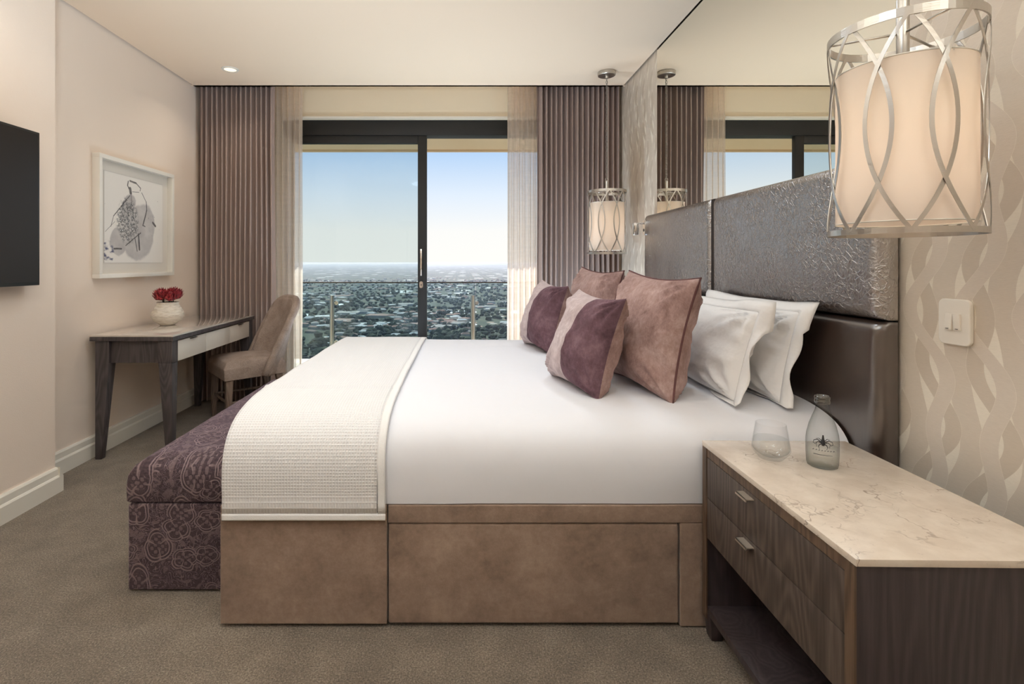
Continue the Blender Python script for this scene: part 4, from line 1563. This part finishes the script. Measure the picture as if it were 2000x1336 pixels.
# two floor uplighters added out of view to brighten the ceiling
for x_, y_u, lab in ((-0.90, 0.95, 'added fill uplighter on a bronze pole by the foot of the bed'), (1.0, -0.4, 'added fill uplighter on a bronze pole by the headboard wall')):
    up = thing('fill_uplighter', (x_, y_u, 0), lab, 'added fill lamp')
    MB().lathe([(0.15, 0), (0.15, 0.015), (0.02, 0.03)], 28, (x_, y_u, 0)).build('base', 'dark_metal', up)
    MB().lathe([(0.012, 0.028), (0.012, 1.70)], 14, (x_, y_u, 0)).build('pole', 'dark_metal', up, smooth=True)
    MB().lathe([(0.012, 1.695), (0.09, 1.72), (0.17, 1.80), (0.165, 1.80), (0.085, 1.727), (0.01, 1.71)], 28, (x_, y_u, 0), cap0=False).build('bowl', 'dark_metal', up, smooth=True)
    l = area_lamp('fill_uplighter_lamp', (0, 0, 0), 0.26, W_FILL_UPLIGHT * (1.0 if x_ < 0 else 0.7), (0.70, 0.86, 1.0), rot=(PI, 0, 0))
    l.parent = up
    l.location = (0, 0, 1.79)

# low uplights added, hidden behind the bed, to brighten the ceiling by the window
for x_, lab in ((-0.65, 'added low fill light hidden between bed and window, at the foot end'), (0.1, 'added low fill light hidden between bed and window, at the middle of the bed'), (0.85, 'added low fill light hidden between bed and window, at the head end')):
    up = thing('fill_floor_light', (x_, 3.80, 0), lab, 'added fill lamp')
    MB().lathe([(0.10, 0), (0.10, 0.16), (0.096, 0.16), (0.096, 0.13)], 28, (x_, 3.80, 0), cap1=False).build('can', 'dark_metal', up, bevel=0.001)
    MB().lathe([(0.095, 0.125), (0.095, 0.13)], 28, (x_, 3.80, 0)).build('lens', 'fill_glow', up)
    l = area_lamp('fill_floor_lamp', (0, 0, 0), 0.18, W_FILL_FLOOR, (0.70, 0.86, 1.0), rot=(PI, 0, 0), spread=2.5)
    l.parent = up
    l.location = (0, 0, 0.135)

# ------------------------------------------------------------------ wall screen
tv = thing('television', (-2.0, 1.77, 1.4), 'black flat television on the nearer left wall', 'television')
TY0, TY1, TZ0, TZ1 = 1.13, 2.405, 1.052, 1.767
bd = MB().box(-2.022, -1.990, TY0, TY1, TZ0, TZ1).build('housing', 'tv_body', tv, bevel=0.003)
box('screen', 'tv_screen', -1.991, -1.9893, TY0 + 0.011, TY1 - 0.011, TZ0 + 0.016, TZ1 - 0.011, tv)
box('wall_bracket', 'tv_body', -2.0565, -2.021, 1.55, 2.0, 1.25, 1.6, tv)

# ------------------------------------------------------------------ picture
pc = thing('framed_picture', (-2.19, 3.45, 1.44), 'white framed ink drawing of a draped figure above the desk', 'picture')
PY0, PY1, PZ0, PZ1 = 3.055, 3.845, 1.062, 1.815
fx0, fx1 = XL + 0.0005, -2.170
fw = 0.026
box('frame_rail', 'frame_white', fx0, fx1, PY0, PY1, PZ1 - fw, PZ1, pc, bevel=0.002)
box('frame_rail', 'frame_white', fx0, fx1, PY0, PY1, PZ0, PZ0 + fw, pc, bevel=0.002)
box('frame_stile', 'frame_white', fx0, fx1, PY0, PY0 + fw, PZ0 + fw, PZ1 - fw, pc, bevel=0.002)
box('frame_stile', 'frame_white', fx0, fx1, PY1 - fw, PY1, PZ0 + fw, PZ1 - fw, pc, bevel=0.002)
box('mount_board', 'mat_board', fx0, fx0 + 0.008, PY0 + fw, PY1 - fw, PZ0 + fw, PZ1 - fw, pc)
m = Mat('drawing')
M['drawing'] = m.mat
m.b.inputs['Roughness'].default_value = 0.9
u, v, _ = m.xyz('UV')
n1 = (m.noise(5, 4, 0.6, kind='UV') - 0.5)
n2 = (m.noise(6, 4, 0.6, kind='UV', vscale=(1.2, 0.8, 1)) - 0.5)
du, dv = u + n1 * 0.10, v + n2 * 0.10


def blob(cx, cy, rx, ry, soft=0.12, rot=0.0):
    a, b = du - cx, dv - cy
    if rot:
        c_, s_ = math.cos(rot), math.sin(rot)
        a, b = a * c_ + b * s_, b * c_ - a * s_
    a, b = a / rx, b / ry
    return 1.0 - ((a * a + b * b).sqrt()).ss(1.0 - soft, 1.0 + soft * 0.3)


def seg(p, q, w, e=0.5):
    (x0, y0), (x1, y1) = p, q
    dx_, dy_ = x1 - x0, y1 - y0
    L2 = dx_ * dx_ + dy_ * dy_
    uu_ = u + n1 * 0.012
    vv_ = v + n2 * 0.012
    t = ((uu_ - x0) * (dx_ / L2) + (vv_ - y0) * (dy_ / L2)).clamp()
    a = uu_ - (t * dx_ + x0)
    b = vv_ - (t * dy_ + y0)
    return 1.0 - ((a * a + b * b).sqrt()).ss(w * e, w)


paper = C(240, 235, 228)
cols = m.mixc(m.noise(90, 2, kind='UV') * 0.15, paper, C(222, 214, 204))
wash = blob(0.52, 0.36, 0.30, 0.34, 0.1).mx(blob(0.66, 0.44, 0.18, 0.28, 0.1)).mx(blob(0.36, 0.62, 0.09, 0.20, 0.15, -0.5)).mx(blob(0.22, 0.24, 0.14, 0.16, 0.1))
wtone = m.noise(4, 4, 0.6, kind='UV')
cols = m.mixc(wash * (0.10 + wtone * 0.75), cols, C(126, 120, 126))
core = blob(0.36, 0.48, 0.19, 0.27, 0.25)
spk = m.noise(26, 3, 0.7, kind='UV')
cols = m.mixc(core * spk.ss(0.42, 0.60) * 0.9, cols, C(62, 64, 66))
cols = m.mixc(core * spk.ss(0.60, 0.66), cols, C(236, 236, 236))
blue = blob(0.05, 0.12, 0.10, 0.14, 0.2)
cols = m.mixc(blue * m.noise(9, 3, kind='UV', vscale=(1, 2, 1)).ss(0.45, 0.6), cols, C(92, 94, 122))
S = [((0.37, 0.94), (0.36, 0.89), .010), ((0.36, 0.89), (0.40, 0.83), .010), ((0.40, 0.95), (0.50, 0.94), .014), ((0.50, 0.94), (0.58, 0.89), .009), ((0.58, 0.89), (0.57, 0.86), .007),
     ((0.40, 0.86), (0.41, 0.81), .026), ((0.44, 0.83), (0.55, 0.84), .004), ((0.60, 0.84), (0.68, 0.74), .006), ((0.68, 0.74), (0.69, 0.64), .009), ((0.69, 0.64), (0.62, 0.45), .012), ((0.62, 0.45), (0.66, 0.44), .008),
     ((0.40, 0.78), (0.30, 0.68), .006), ((0.30, 0.68), (0.14, 0.52), .007), ((0.14, 0.52), (0.10, 0.40), .005), ((0.33, 0.20), (0.58, 0.36), .008), ((0.15, 0.16), (0.26, 0.16), .012), ((0.54, 0.34), (0.56, 0.16), .016),
     ((0.80, 0.50), (0.85, 0.46), .018), ((0.42, 0.80), (0.42, 0.62), .004), ((0.02, 0.34), (0.16, 0.46), .003), ((0.48, 0.30), (0.52, 0.14), .008)]
ink = None
for a_, b_, w_ in S:
    s_ = seg(a_, b_, w_)
    ink = s_ if ink is None else ink.mx(s_)
drops = m.noise(34, 1, kind='UV').ss(0.70, 0.74) * (blob(0.84, 0.55, 0.16, 0.34, 0.4).mx(blob(0.10, 0.62, 0.12, 0.14, 0.4)))
ink = ink.mx(drops * 0.7)
ink = ink * (0.65 + m.noise(12, 3, kind='UV') * 0.5)
bord = (u.lt(0.006)).mx(u.gt(0.994)).mx(v.lt(0.006)).mx(v.gt(0.994))
cols = m.mixc(ink.clamp() * 0.92, cols, C(52, 46, 50))
cols = m.mixc(bord * 0.35, cols, C(150, 142, 134))
m.color(cols)
dA, dB, zA, zB_ = PY0 + 0.088, PY1 - 0.085, PZ0 + 0.092, PZ1 - 0.088
MB().grid(lambda a, b: (fx0 + 0.0095, dA + (dB - dA) * a, zA + (zB_ - zA) * b), 2, 2, lambda a, b: (a, b)).build('drawing_sheet', M['drawing'], pc, solid=0.001)
box('glazing', 'picture_glass', fx1 - 0.012, fx1 - 0.010, PY0 + fw, PY1 - fw, PZ0 + fw, PZ1 - fw, pc)

# ------------------------------------------------------------------ desk
dk = thing('writing_desk', (-1.95, 3.58, 0), 'dark wood writing desk with a pale glossy top and white drawers', 'desk')
DX0, DX1, DY0, DY1 = -2.19, -1.698, 2.995, 4.165
box('glossy_top', 'desk_glass_top', DX0, DX1, DY0, DY1, 0.722, 0.732, dk, bevel=0.0015)
box('top_frame', 'wood_desk', DX0 + 0.001, DX1 - 0.001, DY0 + 0.001, DY1 - 0.001, 0.697, 0.7215, dk, bevel=0.002)
ap0, ap1 = 0.565, 0.6965
LX, LY = (DX0 + 0.027, DX1 - 0.012), (DY0 + 0.012, DY1 - 0.012)
for i, x_ in enumerate(LX):
    for j, y_ in enumerate(LY):
        sx = 1 if i == 0 else -1
        sy = 1 if j == 0 else -1
        w1, w2 = 0.082, 0.036
        lo = [(x_, y_), (x_ + sx * w2, y_), (x_ + sx * w2, y_ + sy * w2), (x_, y_ + sy * w2)]
        hi = [(x_, y_), (x_ + sx * w1, y_), (x_ + sx * w1, y_ + sy * 0.06), (x_, y_ + sy * 0.06)]
        if sx * sy < 0:
            lo, hi = lo[::-1], hi[::-1]
        lg = MB().hexa([(a, b, 0) for a, b in lo], [(a, b, ap0) for a, b in hi])
        lg.hexa([(a, b, ap0) for a, b in hi], [(a, b, ap1) for a, b in hi])
        lg.build('leg', 'wood_desk', dk, bevel=0.002)
for y_ in (DY0 + 0.030, DY1 - 0.045):
    box('apron', 'wood_desk', LX[0] + 0.08, LX[1] - 0.08, y_, y_ + 0.018, ap0, ap1, dk)
box('rear_apron', 'wood_desk', LX[0] + 0.006, LX[0] + 0.022, LY[0] + 0.06, LY[1] - 0.06, ap0, ap1, dk)
yy = [LY[0] + 0.062, LY[0] + 0.40, LY[0] + 0.745, LY[1] - 0.062]
for i in range(3):
    dwr = box('drawer', 'drawer_lacquer', LX[1] - 0.40, LX[1] - 0.001, yy[i] + 0.0015, yy[i + 1] - 0.0015, ap0 + 0.002, ap1 - 0.008, dk, bevel=0.0015)
    if i != 1:
        ym = (yy[i] + yy[i + 1]) / 2
        MB().box(LX[1] - 0.004, LX[1] + 0.012, ym - 0.035, ym + 0.035, ap1 - 0.0145, ap1 - 0.0105).build('pull', 'dark_metal', dwr, bevel=0.001)

# vase
VB = (-2.015, 3.49, 0.7325)
va = tag(MB().lathe([(0.042, 0.0), (0.048, 0.004), (0.085, 0.034), (0.100, 0.062), (0.101, 0.072), (0.095, 0.092), (0.080, 0.120), (0.068, 0.138), (0.065, 0.148), (0.068, 0.154), (0.066, 0.157),
                     (0.061, 0.152), (0.06, 0.142), (0.074, 0.118), (0.088, 0.09), (0.092, 0.07), (0.078, 0.038), (0.03, 0.01)], 40, VB).build('ceramic_vase', 'ceramic', None, smooth=True, loc=VB),
         'round cream ribbed ceramic vase standing on the desk', 'vase')

# proteas
FL = [((-0.012, -0.030), 0.055, (-0.018, -0.06), 'red protea bloom in the vase, nearest the camera'), ((0.034, 0.012), 0.060, (0.060, 0.02), 'red protea bloom in the vase, leaning right and tallest'),
      ((-0.040, 0.008), 0.045, (-0.085, 0.0), 'red protea bloom in the vase, leaning out to the left'), ((0.004, 0.040), 0.052, (0.0, 0.055), 'red protea bloom at the back of the vase'),
      ((0.030, -0.034), 0.044, (0.055, -0.05), 'red protea bloom low on the right side of the vase')]
for i, ((ox, oy), up, (lx, ly), lab) in enumerate(FL):
    b0 = Vector((VB[0] + ox * 0.35, VB[1] + oy * 0.35, VB[2] + 0.045))
    b1 = Vector((VB[0] + ox, VB[1] + oy, VB[2] + 0.155 + up * 0.45))
    ax = (Vector((lx, ly, 0.14))).normalized()
    fo = thing('protea_flower', b0, lab, 'flower')
    MB().tube([b0, (b0 + b1) / 2, b1], 0.0035, 6).build('stem', 'leaf_green', fo)
    e1 = ax.orthogonal().normalized()
    e2 = ax.cross(e1)
    pm = MB()
    for (ring_n, r0, r1, h0, h1, wd) in ((9, 0.006, 0.024, 0.0, 0.078, 0.010), (9, 0.008, 0.036, 0.002, 0.070, 0.011), (10, 0.010, 0.044, 0.0, 0.056, 0.012), (10, 0.010, 0.040, -0.006, 0.036, 0.011)):
        for k in range(ring_n):
            a = 2 * PI * (k + 0.5 * (h1 < 0.05)) / ring_n + i
            rd = e1 * math.cos(a) + e2 * math.sin(a)
            tg_ = ax.cross(rd)
            def P(r_, h_): return b1 + rd * r_ + ax * h_
            hm = (h0 + h1) / 2
            rm = r0 + (r1 - r0) * 0.86
            q = [P(r0, h0), P(rm, hm) - tg_ * wd, P(r1, h1) * 1.0, P(rm, hm) + tg_ * wd, P(rm + 0.003, hm)]
            pm.add(q, [(0, 1, 4), (1, 2, 4), (2, 3, 4), (3, 0, 4)])
    po_ = pm.build('petals', 'petal_red', fo, solid=0.0012)
    co_ = MB().lathe([(0.006, 0), (0.018, 0.014), (0.021, 0.034), (0.013, 0.056), (0.002, 0.064)], 12, (0, 0, 0))
    R_ = Matrix((e1, e2, ax)).transposed()
    co_.v = [tuple(b1 + R_ @ Vector(p)) for p in co_.v]
    co_.build('flower_heart', 'petal_red', fo, smooth=True)
    lm = MB()
    for k in range(3):
        a = 2.1 * k + i
        rd = Vector((math.cos(a), math.sin(a), 0))
        tg_ = Vector((-math.sin(a), math.cos(a), 0))
        p0 = b1 - ax * 0.016
        q = [p0, p0 + rd * 0.028 + ax * 0.012 - tg_ * 0.006, p0 + rd * 0.055 + ax * 0.044, p0 + rd * 0.028 + ax * 0.012 + tg_ * 0.006]
        lm.add(q, [(0, 1, 2, 3)])
    lm.build('leaves', 'leaf_green', fo, solid=0.001)

# ------------------------------------------------------------------ desk chair
F_ = math.atan2(-0.64, -0.77)
ch = thing('desk_chair', (-1.62, 3.835, 0), 'taupe upholstered dining style chair turned to the desk', 'chair', rz=F_)
# local +x is the way the chair faces
se = MB()
n = 20
def seat_pt(a, b, z, gx=0.0):
    wf, wb = 0.225, 0.20
    x = -0.22 + 0.44 * a
    w = wb + (wf - wb) * a
    return (x, (2 * b - 1) * w, z)
def seat_fn(u, v):
    x, y, _ = seat_pt(u, v, 0)
    e = min(u, 1 - u, v, 1 - v) * 2
    k = min(1, e / 0.22)
    return (x, y, 0.415 + 0.05 * math.sqrt(max(0, 1 - (1 - k) ** 2)) + 0.012 * math.sin(PI * u) * math.sin(PI * v))
se.grid(seat_fn, n, n)
n1 = n + 1
rim = [i for i in range(n1)] + [j * n1 + n for j in range(1, n1)] + [n * n1 + i for i in range(n - 1, -1, -1)] + [j * n1 for j in range(n - 1, 0, -1)]
b0 = len(se.v)
for i in rim:
    p = se.v[i]
    se.v.append((p[0] * 0.985, p[1] * 0.985, 0.335))
for i in range(len(rim)):
    j = (i + 1) % len(rim)
    se.f.append((rim[i], rim[j], b0 + j, b0 + i))
se.f.append(tuple(range(b0 + len(rim) - 1, b0 - 1, -1)))
se.build('seat', 'chair_fabric', ch, local=True, smooth=False, bevel=0.006)
# scooped back, its wings running down to the seat
def back_side(off):
    def fn(u, v):
        s = 2 * u - 1
        z = 0.34 + 0.53 * v
        top = 1 - 0.10 * abs(s) ** 4
        z = 0.34 + 0.535 * v * top
        wing = 0.165 * abs(s) ** 2.4 * (1 - 0.72 * v)
        x = -0.225 - 0.115 * v ** 1.3 + wing
        w = 0.222 + 0.010 * math.sin(PI * v) - 0.016 * v ** 4
        nx, ny = 1.0, -0.0
        ang_ = 0.75 * abs(s) ** 3 * (1 - 0.6 * v)
        return (x + off * math.cos(ang_), s * w - math.copysign(off * math.sin(ang_), s), z)
    return fn
MB().grid(back_side(0.0), 28, 24).build('backrest', 'chair_fabric', ch, local=True, smooth=True, solid=0.052)
MBs = MB()
# welt along the rim of the back
bf = back_side(0.0)
MBs.tube([bf(0, k / 16) for k in range(17)] + [bf(k / 16, 1) for k in range(1, 16)] + [bf(1, 1 - k / 16) for k in range(17)], 0.027, 10)
MBs.build('rim_roll', 'chair_fabric', ch, local=True, smooth=True)
for sx, sy in ((1, 1), (1, -1), (-1, 1), (-1, -1)):
    x1, y1 = (0.178, 0.185) if sx > 0 else (-0.175, 0.165)
    x0, y0 = (0.185, 0.19) if sx > 0 else (-0.235, 0.17)
    a, b = 0.024, 0.015
    y1 *= sy
    y0 *= sy
    MB().hexa([(x0 - b, y0 - b, 0), (x0 + b, y0 - b, 0), (x0 + b, y0 + b, 0), (x0 - b, y0 + b, 0)],
              [(x1 - a, y1 - a, .342), (x1 + a, y1 - a, .342), (x1 + a, y1 + a, .342), (x1 - a, y1 + a, .342)]).build('leg', 'wood_leg', ch, local=True, bevel=0.003)
MB().tube([(0.182, -0.185, 0.17), (0.182, 0.185, 0.17)], 0.009, 8).build('stretcher', 'wood_leg', ch, local=True)
for sy in (-1, 1):
    MB().tube([(0.182, sy * 0.186, 0.17), (-0.205, sy * 0.167, 0.17)], 0.009, 8).build('stretcher', 'wood_leg', ch, local=True)
